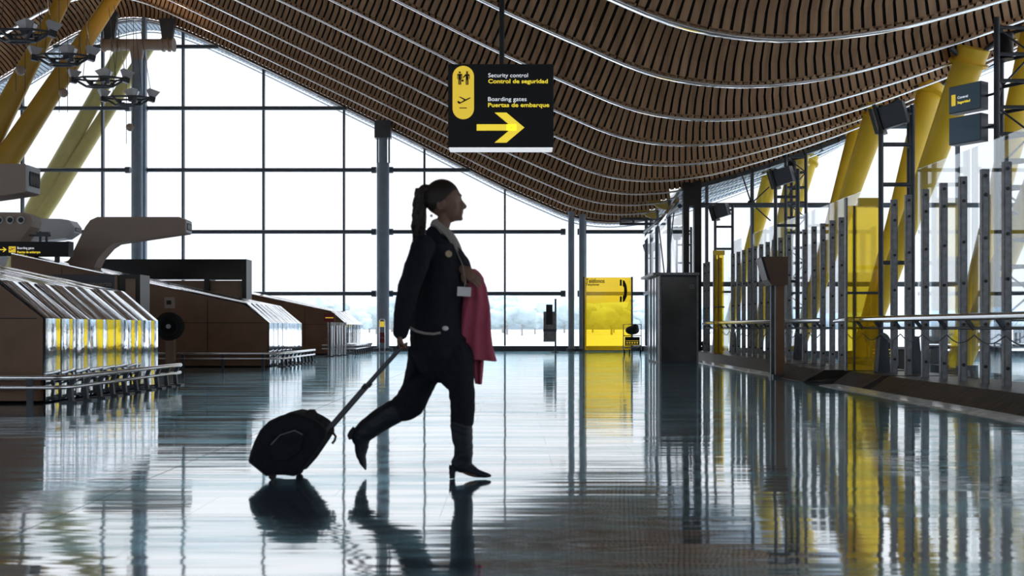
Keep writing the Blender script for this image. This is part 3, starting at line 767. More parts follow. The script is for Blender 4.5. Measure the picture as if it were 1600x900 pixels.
fit('Security control', 388, 716, 215, 33*u, M['signwhite'], .0)
fit('Control de seguridad', 388, 880, 264, 33*u, M['signtexty'], .03)
fit('Boarding gates', 386, 704, 412, 33*u, M['signwhite'], .0)
fit('Puertas de embarque', 386, 892, 461, 33*u, M['signtexty'], .03)
# ------------------------------------------------------------------ telephone panel etc.
y = 38.0
r = empty('telephone_panel', (W(950,0,y).x, y, 0), 'yellow glass telephone panel with black handset symbol, standing by the far window', 'panel')
A = W(913.5,0,y).x; Bx = W(986,0,y).x; z1 = W(0,433.5,y).z
MB().box(A, Bx, y, y+.03, .05, z1).build('yellow_pane', M['yglass'], r)
for x in (A-.035, Bx+.035): MB().box(x-.03, x+.03, y-.03, y+.06, 0, z1+.02).build('upright', M['dsteel'], r)
def th(a, b): return (W(a, b, y).x, W(a, b, y).z)
text('Teléfonos', .155, (W(915.5,0,y).x, y-.006, W(0,442,y).z), M['signblack'], r, bold=.03, sx=.78)
text('Telephones', .09, (W(915.5,0,y).x, y-.006, W(0,446.3,y).z), M['signblack'], r, bold=.03, sx=.82)
m = MB()
for ps in (((968.5,437),(971.5,437),(971.5,446.5),(968.5,446.5)), ((968.5,463),(971.5,463),(971.5,472),(968.5,472)),
           ((973,437.5),(976,439),(979,446),(980,455),(979,464),(976,470.5),(973,472),(973,463),(975,461),(975,449),(973,447))):
    m.prism([th(a, b) for a, b in ps], y-.008, y)
m.build('handset_symbol', M['signblack'], r)
# luggage trolley
def trolley(x, y, lab, bagcol=True):
    r = empty('luggage_trolley', (x, y+.3, 0), lab, 'trolley')
    m = MB(); m.tube([(x-.30, y, .12), (x-.30, y+.0, 1.0), (x+.30, y, 1.0), (x+.30, y, .12)], .018, 8)
    m.tube([(x-.30, y, .3), (x-.25, y+.9, .2), (x+.25, y+.9, .2), (x+.30, y, .3)], .02, 8); m.tube([(x-.3, y, .62), (x+.3, y, .62)], .015, 8)
    m.build('frame', M['gsteel'], r)
    MB().box(x-.25, x+.25, y-.02, y+.01, .28, .58).build('front_panel', M['black'], r)
    m = MB()
    for k in range(5): m.box(x-.20+.085*k, x-.15+.085*k, y-.03, y-.02, .36, .40)
    m.box(x-.22, x+.22, y-.03, y-.02, .44, .455); m.box(x-.22, x+.22, y-.03, y-.02, .31, .32); m.build('yellow_marking', M['signyellow'], r)
    for dx, dy in ((-.27, 0), (.27, 0), (0, .85)):
        MB().tube([(x+dx-.02, y+dy, .075), (x+dx+.02, y+dy, .075)], .075, 14).build('wheel', M['rubber'], r)
    return r
t = trolley(W(988,0,34.5).x, 34.5, 'luggage trolley with yellow marking in front of the telephone panel')
x = W(988,0,34.5).x
m = MB().sphere((x+.03, 34.75, .80), .24, 14, 10, (1, .8, .62)); m.sphere((x+.12, 34.7, .9), .12, 12, 8)
o = m.build('travel_bag', M['rubber']); tag(o, 'black soft bag lying on the luggage trolley by the telephone panel', 'bag')
# information post
y = 37.0; x = W(868,0,y).x
r = empty('information_post', (x, y, 0), 'slim pole with grey notice box and keypad in front of the far window', 'info post')
MB().tube([(x, y, 0), (x, y, W(0,467,y).z)], .035, 10).build('pole', M['dsteel'], r)
MB().tube([(x, y, 0), (x, y, .03)], .16, 16).build('foot', M['dsteel'], r)
b = MB().box(W(849,0,y).x, W(869,0,y).x, y-.16, y-.04, W(0,534,y).z, W(0,487,y).z).build('cabinet', M['gsteel'], r, .01)
MB().box(W(853,0,y).x, W(863,0,y).x, y-.22, y-.16, W(0,507,y).z, W(0,476,y).z).build('keypad', M['black'], b)
MB().box(W(848.5,0,y).x, W(869.5,0,y).x, y-.18, y-.16, W(0,518,y).z, W(0,514,y).z).build('shelf', M['dsteel'], b)
# black kiosk
A = W(1031,0,25.4).x; Bx = W(1090,0,25.4).x; z1 = W(0,430,25.4).z
r = empty('black_kiosk', ((A+Bx)/2, 26.5, 0), 'tall dark kiosk block with glossy front and flat lid at right of centre', 'kiosk')
MB().box(A, Bx, 25.4, 27.6, 0, z1).build('body', M['dsteel'], r, .01)
MB().box(A+.05, Bx-.03, 25.37, 25.4, .06, z1-.05).build('glossy_front', M['blackgloss'], r)
for x in (A-.015, Bx-.03): MB().box(x, x+.045, 25.36, 25.42, 0, z1).build('edge_trim', M['gsteel'], r)
MB().box(A-.18, Bx+.03, 25.3, 27.7, z1, z1+.06).build('lid', M['gsteel'], r)
for yv in (25.9, 26.4, 27.0): MB().box(A-.03, A, yv, yv+.18, .05, z1-.03).build('side_pilaster', M['polished'], r)
text('SS', .10, (W(1077,0,25.36).x, 25.365, W(0,451,25.36).z), M['gsteel'], r)
# queue posts
qs = [(514,32.2),(517.5,31.7),(521,32.6),(526,33.0),(530,32.5),(534,33.5),(539,33.0)]
qp = None
for i, (px, y) in enumerate(qs):
    x = W(px,0,y).x
    if qp is None:
        qp = empty('queue_post', (0,0,0))
        MB().tube([(0,0,0),(0,0,.02)], .11, 20).build('base', M['dsteel'], qp); MB().tube([(0,0,.02),(0,0,.98)], .035, 14).build('shaft', M['polished'], qp); MB().tube([(0,0,.96),(0,0,1.06)], .05, 14).build('head', M['white'], qp)
        o = qp
    else: o = copy_tree(qp)
    o.location = (x, y, 0); tag(o, 'polished steel queue post gathered in the bunch before the farthest housing', 'queue post', 'queue posts bunched at the farthest housing')
y = 31.6; x = W(515,0,y).x
r = empty('stanchion_sign', (x, y, 0), 'small dark red notice on a thin black stand beside the queue posts', 'sign')
MB().tube([(x, y, 0), (x, y, 1.1)], .02, 8).build('pole', M['black'], r); MB().tube([(x, y, 0), (x, y, .02)], .15, 16).build('base', M['black'], r)
A = W(506,0,y).x; Bx = W(523,0,y).x; MB().box(A, Bx, y-.02, y, W(0,502.5,y).z, W(0,489.5,y).z).build('board', M['red'], r)
MB().box(A+.05, Bx-.04, y-.025, y-.02, W(0,497.2,y).z, W(0,495.8,y).z).build('lettering', M['signyellow'], r)
# stand at the foot of column two
y = 38.0; x = W(597,0,y).x
r = empty('extinguisher_stand', (x, y, 0), 'narrow steel stand with small orange notices at the foot of the stepped round column', 'stand')
m = MB().tube([(x-.10, y, 0), (x-.10, y, 1.15), (x-.06, y, 1.2), (x+.06, y, 1.2), (x+.10, y, 1.15), (x+.10, y, 0)], .02, 8); m.box(x-.25, x+.3, y-.1, y+.1, 0, .03); m.build('frame', M['polished'], r)
for z, c, hh in ((1.02, 'signyellow', .10), (.62, 'red', .09), (.42, 'red', .09)): MB().box(x-.08, x+.08, y-.01, y+.01, z-hh, z+hh).build('notice', M[c], r)
# ------------------------------------------------------------------ right side: kerb, posts, screens, rail, towers
def kerb(y0, y1, lab, cut0=0, cut1=0, x0=4.98, name='kerb_block'):
    prof = [(x0, 0), (x0+.30, .21), (6.38, .21), (6.38, 0)]
    m = MB(); vs = []
    for k, (x, z) in enumerate(prof): vs.append((x, y0+(cut0 if k in (0,) else 0), z))
    for k, (x, z) in enumerate(prof): vs.append((x, y1-(cut1 if k in (0,) else 0), z))
    m.add(vs, [(0,1,2,3),(7,6,5,4),(0,4,5,1),(1,5,6,2),(2,6,7,3),(3,7,4,0)])
    o = m.build(name, M['stone'], None, .012); tag(o, lab, 'kerb'); return o
k1 = kerb(8.6, 14.35, 'long dark stone kerb under the nearest steel posts at the right edge')
k2 = kerb(14.55, 16.0, 'dark kerb block in front of the yellow glass panel', .12, 0)
k3 = kerb(16.5, 18.2, 'brown wedge-shaped kerb block between the yellow panel and the monitor post', .25, .0, 4.75)
k4 = kerb(18.35, 19.1, 'short kerb block at the foot of the monitor post', .2, 0, 4.9)
k5 = kerb(19.3, 30.4, 'far dark kerb running to the black kiosk under the distant steel posts')
for y0, y1, lab in ((8.6, 15.7, 'pale strip along the foot of the nearest kerb'), (18.4, 28.5, 'pale strip along the foot of the far kerb')):
    o = MB().add([(4.70,y0,0),(4.97,y0,0),(4.97,y1,0),(4.70,y1,0),(4.72,y0,.012),(4.97,y0,.03),(4.97,y1,.03),(4.72,y1,.012)], [(0,3,2,1),(4,5,6,7),(0,1,5,4),(1,2,6,5),(2,3,7,6),(3,0,4,7)]).build('kerb_apron', mat('pale_terrazzo', (.8,.84,.88), .18, .2, .5, .25, 9))
    tag(o, lab, 'floor strip')
# perforated post prototype
pp = empty('steel_post', (0,0,0))
m = MB(); m.box(-.045, .045, .0, .012, .21, 2.79).box(-.045, -.033, 0, .06, .21, 2.79).box(.033, .045, 0, .06, .21, 2.79); m.box(-.045,.045,0,.06,2.78,2.80)
m.build('channel', M['gsteel'], pp)
for z in (.42, .93, 1.45, 1.97, 2.49, 2.72): MB().tube([(0, -.008, z), (0, .004, z)], .022, 10).build('bolt', M['black'], pp)
ys = [11.77,12.32,12.92,13.5,14.1,14.7,15.25,17.7,18.2,18.75,19.3,19.9,21.06,21.7,22.25,22.8,23.4,24.0,24.55,25.15,25.75,26.4,28.0,28.55,29.7,30.25]
for i, yv in enumerate(ys):
    o = pp if i == 0 else copy_tree(pp)
    o.location = (5.70, yv, 0); tag(o, 'upright grey steel channel post with dark bolts in the right-hand screen row', 'post', 'steel posts of the right-hand glass screens')
# glass screens
for i, (a, b) in enumerate(((8.7,11.6),(11.65,13.95),(14.0,15.8),(17.6,20.2),(20.25,23.1),(23.15,26.6),(27.9,30.5))):
    r = empty('glass_screen', (6.25, (a+b)/2, .21), 'clear upright glass screen panel behind the row of steel posts', 'glass screen', 'glass screens along the right side')
    MB().box(6.25, 6.265, a, b, .21, 3.33).build('glass_pane', M['screen'], r)
    for yv in (a+.1, b-.1): MB().box(6.22, 6.29, yv-.03, yv+.03, .21, .3).build('clamp', M['gsteel'], r)
# yellow door panels
for y, a, b, lab in ((16.2, 1322, 1376, 'tall yellow glass panel among the steel posts on the right'), (27.2, 1115, 1132, 'narrow yellow glass panel in the far part of the right-hand screen')):
    A = W(a,0,y).x; Bx = W(b,0,y).x
    r = empty('yellow_panel', ((A+Bx)/2, y, .21), lab, 'panel')
    zt = 2.94; MB().box(A+.02, Bx-.02, y, y+.02, .21, zt-.12).build('yellow_pane', M['yglass'], r)
    MB().box(A+.2 if y < 20 else A, Bx, y-.03, y+.05, zt-.12, zt).build('head_rail', M['yellow'], r)
    MB().box(A-.01, A+.02, y-.02, y+.05, .21, zt).build('stile', M['gsteel'], r); MB().box(A+.12, A+.145, y-.01, y+.03, .21, zt-.12).build('mullion_bar', M['dsteel'], r)
    MB().box(A, Bx, y-.01, y+.03, 1.42, 1.46).build('cross_bar', M['dsteel'], r)
# handrail
for y0, y1, lab in ((8.8, 17.3, 'near shiny steel handrail crossing the posts at the right edge'), (18.0, 29.2, 'far shiny steel handrail running towards the black kiosk')):
    r = empty('handrail', (5.45, (y0+y1)/2, .21), lab, 'handrail')
    MB().tube([(5.45, y0, 1.02), (5.45, y1-.5, 1.02), (5.45, y1, 1.0)], [.045, .045, .03], 12).build('top_rail', M['polished'], r)
    MB().tube([(5.55, y0, .885), (5.55, y1, .885)], .018, 8).build('lower_rail', M['dsteel'], r)
    n = int((y1-y0)/.78)
    for i in range(n):
        yv = y0+.4+.78*i
        MB().bar((5.46, yv, 1.0), (5.56, yv, .87), .05, .04).build('bracket', M['dsteel'], r)
        pts = [(5.56, yv+.78*t/8, .80-.10*math.sin(math.pi*t/8)) for t in range(9)]
        MB().tube(pts, .008, 6).build('wire', M['dsteel'], r)
    for yv in [yy_ for yy_ in ys if y0 < yy_ < y1][::3]:
        MB().bar((5.55, yv, .885), (5.70, yv, .885), .03, .03).build('standoff', M['dsteel'], r)
# ladder towers with floodlights
def tower(x, y, lab, zbase):
    r = empty('ladder_post', (x+.3, y, zbase), lab, 'lattice post')
    for dx, dy in ((0, 0), (.48, 0), (.54, .28)):
        MB().tube([(x+dx, y+dy, zbase), (x+dx, y+dy, 4.28)], .038, 12).build('upright', M['dsteel'], r)
    for z in (1.88, 3.07, 3.68, 4.15):
        MB().tube([(x, y, z), (x+.48, y, z)], .032, 10).build('rung', M['dsteel'], r)
        MB().tube([(x+.48, y, z), (x+.54, y+.28, z)], .03, 10).build('rung', M['dsteel'], r)
    for dx, dy in ((0, 0), (.48, 0)):
        MB().prism([(x+dx-.08, zbase), (x+dx+.12, zbase), (x+dx+.07, zbase+.55), (x+dx-.04, zbase+.55)], y-.09, y+.09).build('foot_gusset', M['dsteel'], r, .01)
    c = Vector((x+.18, y-.05, 4.12)); R = Matrix.Rotation(.45, 3, 'Y') @ Matrix.Rotation(-.25, 3, 'Z')
    R = Matrix.Rotation(math.radians(-16), 3, 'Y') @ Matrix.Rotation(math.radians(-30), 3, 'Z')
    h = MB().obox(c, (.36, .30, .34), R).build('floodlight_box', M['dsteel'], r, .01)
    MB().obox(c+R @ Vector((-.21, 0, 0)), (.05, .40, .46), R).build('floodlight_front', M['black'], h)
    MB().obox(c+R @ Vector((-.30, .05, .0)), (.03, .36, .40), R).build('shade_plate', M['dsteel'], h)
    MB().tube([c, (x+.48, y, 4.15)], .03, 8).build('arm', M['dsteel'], h)
    return r
tower(5.62, 15.6, 'nearest ladder-like steel post with tilted black floodlight, right of the yellow panel', .21)
tower(5.62, 21.84, 'ladder-like steel post with floodlight behind the brown monitor box', .21)
tower(5.62, 28.32, 'ladder-like steel post with small floodlight just right of the black column', .21)
tower(5.55, 34.5, 'ladder-like steel post with floodlight seen behind the dark kiosk', -.3)
tower(5.45, 41.2, 'farthest ladder-like steel post with floodlight, outside by the corner glass', -.3)
def lattice(x, y, lab, z1):
    r = empty('lattice_mast', (x, y, 0), lab, 'lattice mast')
    q = [(x-.28, y-.2), (x+.0, y+.25), (x+.28, y-.2)]
    for a, b in q: MB().tube([(a, b, 0), (a, b, z1)], .045, 12).build('upright', M['dsteel'], r)
    z = .6; k = 0
    while z < z1:
        for i in range(3):
            a, b = q[i], q[(i+1) % 3]; MB().tube([(a[0], a[1], z), (b[0], b[1], z)], .03, 8).build('rung', M['dsteel'], r)
        a, b = q[k % 3], q[(k+1) % 3]
        if z+.42 < z1: MB().tube([(a[0], a[1], z), (b[0], b[1], z+.42)], .016, 6).build('brace', M['dsteel'], r)
        z += .42; k += 1
    MB().tube([(x-.05, y, z1-.62), (x-.05, y, z1-.2)], .12, 16).build('loudspeaker', M['black'], r)
    return r
lattice(7.9, 28.7, 'tall lattice mast reaching the ceiling behind the brown monitor box', 5.75)
lattice(7.95, 16.4, 'tall lattice mast reaching the ceiling at the top right corner', 5.8)
# signs on the near mast
for zc_, lab, tx in ((W(0,154,16.6).z, 'upper pale blue double-sided sign with small yellow pictogram on the right mast', True), (W(0,203,16.6).z, 'lower blank pale blue sign on the right mast', False)):
    c = Vector((7.40, 16.6, zc_)); a = math.radians(-57)
    R = Matrix.Rotation(a, 3, 'Z')
    r = empty('mast_sign', c, lab, 'sign')
    bo = MB().obox(c, (.56, .20, .44), R).build('sign_box', M['dsteel'], r)
    MB().obox(c+R @ Vector((0,-.105,0)), (.54, .02, .42), R).build('sign_face', mat('pale_blue_face', (.20,.32,.42), .15, .3), r)
    MB().tube([c+Vector((.1,.1,0)), (7.67, 16.2, zc_)], .02, 8).build('arm', M['dsteel'], r)
    if tx:
        p = c+R @ Vector((-.22, -.118, -.06)); MB().obox(p+R @ Vector((.03,0,.05)), (.07,.005,.18), R).build('pictogram', M['signyellow'], r)
        text('Control', .04, p+R @ Vector((.10,0,.06)), M['signwhite'], r, rotz=a); text('Seguridad', .04, p+R @ Vector((.10,0,-.02)), M['signtexty'], r, rotz=a, bold=.03)
# brown monitor box on post
y = 18.4; x = W(1220,0,y).x
r = empty('monitor_post', (x, y, 0), 'brown tapered monitor box on a thick dark post right of the black kiosk', 'monitor')
MB().box(x-.085, x+.075, y, y+.14, 0, W(0,440,y).z).build('post', M['brown'], r, .01)
MB().box(W(1208,0,y).x-.03, W(1208,0,y).x+.03, y+.02, y+.10, 0, W(0,440,y).z).build('side_post', M['dsteel'], r)
pts = [(W(a,b,y-.2).x, W(a,b,y-.2).z) for a, b in ((1189,403),(1193,401),(1231,401),(1231,445),(1206,446),(1199,437))]
MB().prism(pts, y-.22, y+.2).build('monitor_box', mat('brown_plastic', (.10,.055,.04), .4), r, .015)
MB().prism([(W(a,b,y-.2).x, W(a,b,y-.2).z) for a, b in ((1188,402),(1192,402),(1203,440),(1198,436))], y-.25, y-.2).build('screen_edge', M['black'], r)
MB().box(x-.16, x+.2, y-.1, y+.25, 0, .05).build('foot', M['dsteel'], r)
# dark things beyond the screens
t = trolley(7.45, 20.6, 'dark luggage trolley behind the glass, beside the foot of the nearest ladder post')
m = MB().sphere((7.35, 20.8, .72), .20, 12, 8, (1,.8,1.1)).sphere((7.5, 20.8, .62), .18, 12, 8); o = m.build('travel_bag', M['rubber']); tag(o, 'black bag on the trolley behind the right-hand glass', 'bag')
r = empty('waste_bin', (8.0, 20.9, 0), 'low dark bin behind the glass, right of the trolley', 'bin')
MB().box(7.8, 8.2, 20.7, 21.1, 0, .45).build('body', M['black'], r, .02); MB().box(7.78, 8.22, 20.68, 21.12, .45, .5).build('lid', M['gsteel'], r, .01)
for i, (x, y) in enumerate(((11.2, 25.5), (13.2, 26.2))):
    r = empty('seat_bench', (x, y, 0), ['row of grey waiting seats far behind the glass screens', 'second row of grey waiting seats, nearer the right edge, behind the glass screens'][i], 'bench')
    MB().box(x-.9, x+.9, y-.04, y+.04, .36, .42).build('beam', M['dsteel'], r)
    for dx in (-.7, .7): MB().prism([(x+dx-.04, 0), (x+dx+.04, 0), (x+dx+.03, .38), (x+dx-.03, .38)], y-.25, y+.25).build('leg', M['dsteel'], r)
    for k in range(3):
        xx = x-.6+.6*k; MB().box(xx-.26, xx+.26, y-.25, y+.22, .42, .46).build('seat', M['gsteel'], r, .01); MB().box(xx-.26, xx+.26, y+.2, y+.25, .48, .85).build('backrest', M['gsteel'], r, .01)
x = W(1095,0,35.5).x; 
m = MB().lathe((0,0,0), [(.16,0),(.18,.05),(.17,.35),(.12,.5),(.05,.56)]).sphere((0,.0,.64), .10).tube([(-.1,0,.5),(-.2,-.05,.3)], .05); m.v = [v+Vector((6.55,35.0,-.3)) for v in m.v]
o = m.build('travel_bag', M['rubber']); tag(o, 'small black upright bag seen between the dark kiosk and the first posts', 'bag')
# ------------------------------------------------------------------ outside trees
def tree(x, y, h, seed):
    r = empty('tree', (x, y, -.3), 'pale hazy tree in the belt beyond the far window', 'tree', 'trees beyond the far window')
    random.seed(seed); m = MB()
    for k in range(7):
        a = random.uniform(0, 6.28); rr = h*.30*random.random()
        c = Vector((x+math.cos(a)*rr*1.5, y+math.sin(a)*rr, -.3+h*(.45+.3*random.random()))); R0 = h*(.22+.12*random.random())
        b0 = len(m.v); m.sphere(c, R0, 14, 9, (1.2, 1, .85))
        for i in range(b0, len(m.v)):
            d = m.v[i]-c; m.v[i] = c+d*(1+.45*noise.noise(m.v[i]*(2.2/h*3))+.15*noise.noise(m.v[i]*(9/h*3)))
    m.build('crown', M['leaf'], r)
    MB().tube([(x, y, -.3), (x, y, h*.6)], h*.03, 8).build('trunk', M['bark'], r)
random.seed(3)
tl = []
for k in range(34):
    y = 150+random.random()*70; px = 380+k*21+random.uniform(-9, 9)
    h = (3.4+random.random()*2.6)*(y/150); X = (px-800)*y/F
    for _ in range(40):
        if all(math.hypot(X-a, y-b) > (h+c)*.72 for a, b, c in tl): break
        y = 150+random.random()*150; X = (px-800)*y/F; h = (3.4+random.random()*2.6)*(y/150)
    tl.append((X, y, h))
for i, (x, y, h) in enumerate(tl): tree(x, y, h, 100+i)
# low hill
m = MB(); n = 60; vs = []
for i in range(n+1):
    x = -500+1000*i/n; h = 14+7*noise.noise(Vector((x*.006, 1.3, 0)))+3*noise.noise(Vector((x*.03, 4, 0)))
    vs += [(x, 640, -.4), (x, 700, h), (x, 800, -.4)]
fs = []
for i in range(n): a = i*3; b = a+3; fs += [(a,a+1,b+1,b),(a+1,a+2,b+2,b+1),(a,b,b+2,a+2)]
m.add(vs, fs, True); o = m.build('hill', mat('distant_hill', (.42,.50,.56), 1)); tag(o, kind='structure')  # hill colour paled bluish to stand for haze
# ------------------------------------------------------------------ the walking woman
Y0 = 6.1; K = Y0/F
M['eye'] = mat('eye_white', (.2, .17, .16), .4)
M['skin'] = mat('skin', (.17, .09, .064), .5, 0, .35)
M['suit'] = mat('navy_suit_cloth', (.010, .012, .018), .85, 0, .2, .15, 30, .002, 260)
M['boot'] = mat('dark_boot_leather', (.012, .017, .025), .5, 0, .3, .1, 20)
M['hair'] = mat('dark_brown_hair', (.018, .011, .008), .5, 0, .4, .3, 60, .002, 160)
M['coat'] = mat('pink_coat_cloth', (.38, .075, .12), .8, 0, .2, .12, 12, .002, 220)
M['shirt'] = mat('pale_shirt', (.26, .23, .21), .7)
M['case'] = mat('black_suitcase_nylon', (.010, .012, .018), .8, 0, .2, .2, 30, .001, 300)
M['card'] = mat('white_card', (.72, .72, .74), .5)
def w3(px, py, yo=0.): return Vector(((px-800)*K, Y0+yo, EYE+(HZ-py)*K))
def limb(mb, secs, n=18):
    """secs: (px, py, half width px in the XZ plane, half depth m, y offset)"""
    pts = [w3(s[0], s[1], s[4]) for s in secs]; k = len(secs); vs = []
    for i, p in enumerate(pts):
        d = pts[min(i+1, k-1)]-pts[max(i-1, 0)]; d.y = 0
        if d.length < 1e-6: d = Vector((0,0,-1))
        d.normalize(); sd = Vector((d.z, 0, -d.x))
        for j in range(n):
            a = 2*math.pi*j/n; vs.append(p+sd*math.cos(a)*secs[i][2]*K+Vector((0,1,0))*math.sin(a)*secs[i][3])
    fs = [(i*n+j, i*n+(j+1) % n, (i+1)*n+(j+1) % n, (i+1)*n+j) for i in range(k-1) for j in range(n)]
    c0 = len(vs); vs.append(pts[0]); vs.append(pts[-1])
    for j in range(n): fs.append((c0, (j+1) % n, j)); fs.append((c0+1, (k-1)*n+j, (k-1)*n+(j+1) % n))
    mb.add(vs, fs, True); return mb
def smooth_secs(secs, sub=4):
    out = []
    for i in range(len(secs)-1):
        p0 = secs[max(i-1, 0)]; p1 = secs[i]; p2 = secs[i+1]; p3 = secs[min(i+2, len(secs)-1)]
        for s in range(sub):
            t = s/sub; out.append(tuple(.5*((2*b)+(-a+c)*t+(2*a-5*b+4*c-d)*t*t+(-a+3*b-3*c+d)*t**3) for a, b, c, d in zip(p0, p1, p2, p3)))
    out.append(secs[-1]); return out
def capsec(secs):
    """round both ends"""
    a, b = secs[0], secs[-1]; o = []
    def end(s, nx, sign):
        dx = s[0]-nx[0]; dy = s[1]-nx[1]; L = math.hypot(dx, dy) or 1; r = s[2]; res = []
        for q in (35, 62, 82):
            t = math.radians(q); res.append((s[0]+dx/L*r*math.sin(t)*.9, s[1]+dy/L*r*math.sin(t)*.9, s[2]*math.cos(t), s[3]*math.cos(t), s[4]))
        return res
    return end(secs[0], secs[1], -1)[::-1]+secs+end(secs[-1], secs[-2], 1)
def fused(mb, name, material, parent, voxel, smooth=3, disp=None):
    o = mb.build(name, material, parent)
    md = o.modifiers.new('r', 'REMESH'); md.mode = 'VOXEL'; md.voxel_size = voxel; md.use_smooth_shade = True
    sm = o.modifiers.new('s', 'SMOOTH'); sm.factor = .5; sm.iterations = smooth
    dg = bpy.context.evaluated_depsgraph_get(); dg.update()
    me = bpy.data.meshes.new_from_object(o.evaluated_get(dg))
    o.modifiers.clear(); o.data = me; me.materials.clear(); me.materials.append(material)
    for p in me.polygons: p.use_smooth = True
    if disp:
        o3 = Vector(o['_o'])
        dd = [(v.co.copy(), v.normal.copy()) for v in me.vertices]
        for v, (c_, n_) in zip(me.vertices, dd): v.co = c_ + disp(c_+o3, n_)
    return o
foot = w3(735, 745, -.08); foot.z = 0
woman = empty('person', foot, 'woman in dark suit and boots striding right, pulling a suitcase, pink coat on arm', 'person')
def LB(mb, secs, **k): limb(mb, capsec(smooth_secs(secs)), **k)
YN, YFa = -.19, .17          # near / far shoulder offsets
# front leg near the camera, rear leg beyond
fl_y = -.07; rl_y = .09
front_leg = [(711,560,24,.095,-.06),(717,584,21.5,.088,fl_y),(721,606,18,.076,fl_y),(723,640,18.5,.068,fl_y),(722.5,665,16.5,.062,fl_y),(724.5,690,14.5,.052,fl_y),(725,712,14,.048,fl_y)]
rear_leg = [(668,560,25,.095,.07),(660,585,23.5,.088,rl_y),(649,611,21,.078,rl_y),(634,634,22,.068,rl_y),(610,647.5,19.5,.060,rl_y),(584,664,18,.056,rl_y),(566,680,15,.05,rl_y)]
def shr(secs, f, g=None): return [(s[0], s[1], s[2]*f, s[3]*(g or f), s[4]) for s in secs]
arm_r = [(668,388,15,.055,-.19),(658,412,14.5,.052,-.215),(647,445,13.5,.048,-.225),(641,468,12.5,.044,-.22),(635,497,11,.038,-.205),(631,519,9.5,.032,-.19)]
arm_l = [(690,392,15,.055,.17),(700,425,14,.05,.20),(706,455,13,.046,.20),(714,450,11,.042,.13),(722,438,9,.035,.02),(727,429,7.5,.028,-.06)]
# ---- body: one continuous mesh (head, neck, trunk, arms, hands, legs, feet)
b = MB()
LB(b, [(688,352,12.5,.052,0),(684,366,14,.058,0),(683,385,22,.14,0),(688,415,27,.145,0),(688,450,27,.135,0),(685,490,25,.125,0),(686,525,30,.155,0),(687,550,31,.155,0),(687,560,24,.13,0)])
LB(b, [(697,336,11,.050,0),(692,350,11.5,.052,0),(686,366,13,.058,0)])
LB(b, shr(front_leg, .82)); LB(b, shr(rear_leg, .82))
LB(b, shr(arm_r, .72)); LB(b, shr(arm_l, .72))
LB(b, [(724,712,9,.035,fl_y),(726,727,9,.034,fl_y),(742,737,6,.034,fl_y),(760,740,3.2,.026,fl_y)])
LB(b, [(566,682,9,.035,rl_y),(560,695,9,.034,rl_y),(560,712,7,.034,rl_y),(565,728,4,.026,rl_y)])
# head
hc = w3(694, 312)
b.sphere(hc, .098, 24, 16, (1.03, .80, 1.08))
b.sphere(w3(704, 328), .070, 20, 14, (.95, .86, 1.05))
b.sphere(w3(712, 337), .040, 16, 10, (1.0, .95, .75))
for yo, k_ in ((.010, 1.0), (.017, .0)):          # nose
    tipx = 729.3 if k_ else 724.5
    b.prism([(w3(a_, 0).x, w3(0, c_).z) for a_, c_ in ((700,300),(719,304),(722.3,313),(tipx,321.5),(tipx-.6,325),(723,328),(700,330))], Y0-yo, Y0+yo)
b.sphere(w3(727.2, 323, 0), .0085, 12, 8)
b.prism([(w3(a_, 0).x, w3(0, c_).z) for a_, c_ in ((700,322),(722,327),(722.5,334),(721.5,344),(708,345),(698,336))], Y0-.030, Y0+.030)
b.sphere(w3(717.5, 305.5), .019, 12, 8, (.9, 2.0, .55))                      # brow
b.sphere(w3(721, 330.3), .0115, 12, 8, (1.15, 1.8, .62)); b.sphere(w3(720.5, 333.6), .0115, 12, 8, (1.1, 1.6, .62))   # lips
b.sphere(w3(719.3, 341.5), .0165, 12, 8, (.95, 1.2, .85))                     # chin
for s in (-1, 1):
    b.sphere(w3(710, 324, s*.040), .026, 12, 8, (1, .7, 1))                 # cheeks
    e = w3(690, 322, s*.080)
    b.tube([e+Vector((.018*math.cos(t*math.pi/7), 0, .030*math.sin(t*math.pi/7))) for t in range(15)], .0065, 8); b.sphere(e, .017, 10, 8, (.9, .4, 1.3))
# near hand gripping the suitcase handle (axis along Y)
G = w3(630, 541, -.15)
def hand(mb, palm, fdir, side, up, curl, scale=1.0, fingers=True):
    """palm: centre, fdir: towards fingers, side: across knuckles, up: palm normal (fingers curl towards it)"""
    f = fdir.normalized(); s_ = side.normalized(); u = up.normalized(); m3 = Matrix((f, s_, u)).transposed()
    mb.sphere(palm, .046*scale, 16, 10, (1.05, .90, .36), m3)
    mb.sphere(palm-f*.03*scale, .032*scale, 14, 8, (1.2, .9, .6), m3)
    for i, (off, ln, r) in enumerate(((-.030, .070, .0085), (-.010, .080, .0088), (.010, .075, .0085), (.029, .060, .0076))):
        p = palm+f*.036*scale+s_*off*scale; a = 0; pts = [p-f*.02, p]; seg = ln*scale/3
        for k in range(3):
            a += curl[k]; p = p+(f*math.cos(a)+u*math.sin(a))*seg; pts.append(p)
        mb.tube(pts, [r*scale, r*scale, r*.97*scale, r*.92*scale, r*.8*scale], 10); mb.sphere(pts[-1], r*.8*scale, 8, 6)
    p = palm-f*.022*scale-s_*.030*scale; pts = [p, p-s_*.022*scale+f*.018*scale+u*.008, p-s_*.024*scale+f*.045*scale+u*.022, p-s_*.012*scale+f*.062*scale+u*.034]
    mb.tube(pts, [.013*scale, .0115*scale, .010*scale, .0085*scale], 10); mb.sphere(pts[-1], .0085*scale, 8, 6)
hand(b, w3(629.5, 529, -.165), Vector((-.10, 0, -1)), Vector((0, 1, 0)), Vector((1, 0, -.1)), (.7, 1.25, 1.1), 1.0)
